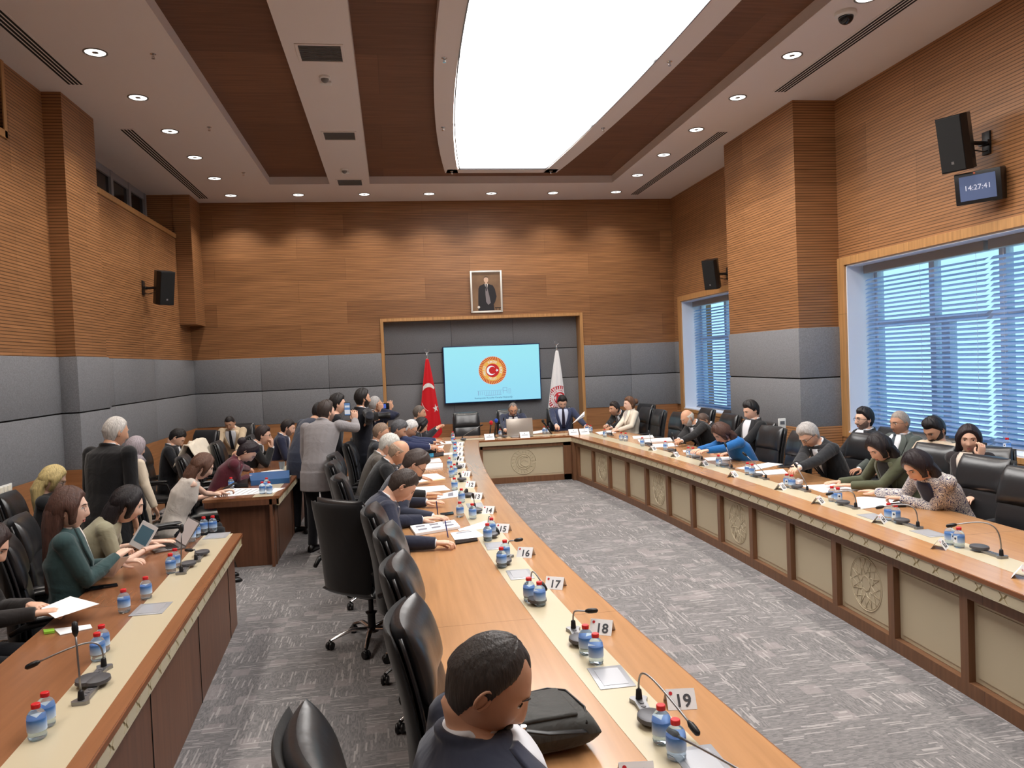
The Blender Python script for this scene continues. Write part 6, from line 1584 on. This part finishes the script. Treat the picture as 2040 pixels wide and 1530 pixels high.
seat(p, 'black leather chair of the woman in the white sleeveless top', deg=-60, back=.10)
a = hz(458, 968, .90); t = thing('smartphone', 'smartphone in the hands of the woman in the sleeveless top', 'phone', a, math.radians(-60)); t.rotation_euler = (.4, 0, math.radians(-60)); b = MB(); b.box(-.036, -.072, -.004, .036, .072, .004, b=.003); b.build('body', M_BLACK, t, True, auto=40)
p = person('woman in maroon blazer with dark hair tied back, head bowed over the desk', hz(492, 900, 1.14), -82, hpitch=55, fem=True, hair='bun', hcol=(38, 30, 36), top=(86, 34, 46), shirt=(70, 28, 40), skin='light', hands=[hz(493, 950, .81), hz(500, 938, .81)], poses=('grip', 'grip'), k=1.08)
seat(p, 'black leather chair of the woman in maroon')
ch = chair(-2.35, 10.75, -80, 'black leather chair draped with a cream coat beside the second desk')
p = person('man with glasses in black suit resting chin on clasped hands at the second desk', hz(524, 868, 1.19), -85, hpitch=10, hair='full', hcol=(46, 36, 36), glasses='dark', top=(27, 28, 30), skin='light', hands=[ony(541, 893, 11.2), ony(542, 890, 11.4)], poses=(('grip', (.1, 0, 1), (-1, 0, 0)), ('grip', (.1, 0, 1), (-1, 0, 0))))
seat(p, 'black leather chair of the man with clasped hands')
p = person('man in navy suit in profile at the far end of the second desk', hz(573, 853, 1.22), -85, hpitch=18, hair='short', hcol=(34, 28, 28), beard='stubble', top=(36, 40, 62), skin='light')
seat(p, 'black leather chair of the man at the far end of the second desk')
p = person('man in beige suit and dark tie seated by the back wall, looking down', ony(458, 843, 14.2), 172, hpitch=30, hair='buzz', hcol=(34, 28, 28), top=(200, 180, 152), tie=(34, 36, 46), skin='mid', hands=[Vector((-3.0, 13.8, .7)), Vector((-2.7, 13.8, .7))])
seat(p, 'black leather chair of the man in beige by the back wall'); chair(-3.25, 13.3, 150, 'empty black leather chair by the back wall left of the man in beige')
p = person('blonde woman with glasses in black top by the left wall', hz(104, 957, 1.23), -80, hpitch=25, fem=True, hair='long', hairlen=.22, hcol=(206, 172, 120), glasses='dark', top=(36, 38, 42), lapel=False, shirt=None, skin='pale')
seat(p, 'black leather chair of the blonde woman')
p = person('woman in dark green blazer with long brown hair and glasses at the near side desk', ony(137, 1015, 5.25), -68, hpitch=4, hyaw=-14, fem=True, hair='long', hairlen=.42, hcol=(78, 54, 46), glasses='wire', top=(50, 74, 76), shirt=(236, 230, 222), skin='pale', vox=.010, hands=[hz(232, 1110, .92), hz(243, 1120, .86)], poses=('grip', 'relaxed'), k=1.08)
seat(p, 'black leather chair of the woman in the dark green blazer')
p = person('woman in khaki shirt with black hair typing on a laptop', hz(252, 1006, 1.155), -76, hpitch=22, fem=True, hair='long', hairlen=.20, hcol=(26, 20, 24), top=(158, 154, 130), topname='shirt_top', sleeve='short', lapel=False, shirt=None, skin='pale', vox=.010, hands=[hz(292, 1094, .81), hz(306, 1080, .81)], poses=('flat', 'flat'), k=1.08)
seat(p, 'black leather chair of the woman in khaki')
p = person('woman in brown-black blazer holding a white sheet, cut by the left edge', hz(-28, 1090, 1.18), -80, hpitch=30, fem=True, hair='long', hairlen=.15, hcol=(50, 36, 34), top=(38, 34, 34), shirt=(222, 206, 200), skin='light', hands=[hz(72, 1222, .84), hz(60, 1205, .84)], poses=('grip', 'relaxed'), k=1.06)
seat(p, 'black leather chair of the woman cut by the left edge')
chair(-3.05, 6.2, -85, 'empty black leather chair beside the wall plate at the left edge')
sheet([(82, 1212), (140, 1188), (198, 1203), (110, 1232)], 'white sheet held by the woman at the left edge', .001, z=.84)
P4 = [onz(225, 1150, .80), onz(205, 1150, .80), onz(240, 1110, .98), onz(258, 1108, .98)]
c = P4[0].copy(); t = thing('paper', 'white folded programme held by the woman in dark green', 'paper', c); b = MB(); b.prism([q-c for q in P4], (0, 0, 0), (.002, -.002, 0)); b.build('sheets', M_PAPER, t)
a = hz(272, 1092, .80); t = thing('brochure', 'small brochure with blue pictures held upright beside the laptop', 'brochure', a, math.radians(-20)); b = MB(); b.box(-.07, -.002, 0, .07, .002, .20); b.xf(RY(.45) @ RX(-.35)); b.build('cover', M_PAPER, t)
b = MB(); b.box(-.055, -.003, .04, .055, -.002, .17); b.xf(RY(.45) @ RX(-.35)); b.build('picture', mat('brochure_blue', (90, 128, 150), .5), t)
# cream coat over a chair back
t = thing('coat', 'cream coat draped over a chair back behind the woman in maroon', 'coat', (-2.62, 10.75, 0), 0)
b = MB(); nu, nv = 26, 20; vs = []
for s in (1, -1):
    for j in range(nv+1):
        for i in range(nu+1):
            u = -1+2*i/nu; v = -1+2*j/nv
            y = u*.42; arc = abs(v)
            z = 1.215-.02*u*u-(.34*max(0, arc-.22)) + .012*math.sin(u*9+v*4)
            x = v*.13*(1+.3*abs(v)) + .02*math.sin(u*7)
            vs.append(Vector((x, y, z+s*.008)))
n1 = (nu+1)*(nv+1); fs = []
for j in range(nv):
    for i in range(nu):
        a = j*(nu+1)+i; fs += [(a, a+1, a+nu+2, a+nu+1), (n1+a, n1+a+nu+1, n1+a+nu+2, n1+a+1)]
for j in range(nv):
    a = j*(nu+1); fs.append((a, a+nu+1, n1+a+nu+1, n1+a)); a += nu; fs.append((a, n1+a, n1+a+nu+1, a+nu+1))
for i in range(nu): a = i; fs.append((a, n1+a, n1+a+1, a+1)); a = nv*(nu+1)+i; fs.append((a, a+1, n1+a+1, n1+a))
b.add(vs, fs); b.build('cloth', cloth('cream_coat', (224, 214, 196), .8, .5, 6, .04), t, True)
# pens
def pen(p0, p1, rgb, lab):
    t = thing('pen', lab, 'pen', p0); d = Vector(p1)-Vector(p0); b = MB(); b.tube([(0, 0, 0), d*.1, d*.95, d], [.001, .004, .0045, .003], 8); b.build('barrel', mat('pen_%d_%d_%d' % rgb, rgb, .35), t, True)
q = hz(893, 1072, .765); pen(q, q+Vector((-.02, -.02, .14)), (30, 40, 130), 'blue pen in the hand of the writing man in navy')
q = hz(873, 1030, .765); pen(q, q+Vector((-.01, .02, .14)), (30, 34, 80), 'dark blue pen in the hand with the white watch')
# bag in front of the foreground man
bp = onz(1075, 1478, TZ); t = thing('shoulder_bag', 'dark grey padded fabric bag lying on the table before the foreground man', 'bag', (bp.x-.02, bp.y+.0, TZ), math.radians(8))
mb_ = cloth('bag_fabric', (58, 58, 56), .6, .5, 10, .03); b = MB()
pillow(b, lambda v: .20, -.14, .15, lambda v: .0, lambda v: .13, 0, p=5, nu=20, nv=18); b.xf(T(0, 0, .066) @ Matrix(((1, 0, 0, 0), (0, 0, 1, 0), (0, 1, 0, 0), (0, 0, 0, 1)))); b.build('bag_body', mb_, t, True)
b = MB(); b.box(-.16, -.11, .118, .13, .11, .134, b=.012); b.build('front_flap', mb_, t, True, auto=50)
b = MB(); b.tube([(-.17, .12, .11), (.1, .13, .124), (.16, .10, .12), (.175, -.05, .118), (.15, -.13, .10)], .004, 6); b.build('zip', M_BLACK, t, True)
b = MB(); b.tube([(-.19, -.05, .1), (-.1, -.15, .13), (.0, -.17, .11), (.12, -.16, .09), (.17, -.10, .06)], .013, 8, flat=.35); b.build('strap', M_BLACK, t, True)
b = MB(); b.lathe([(.001, 0), (.012, 0), (.012, .008), (.001, .008)], 12, o=(-.08, -.145, .13)); b.build('buckle', M_CHROME, t, True, auto=40)
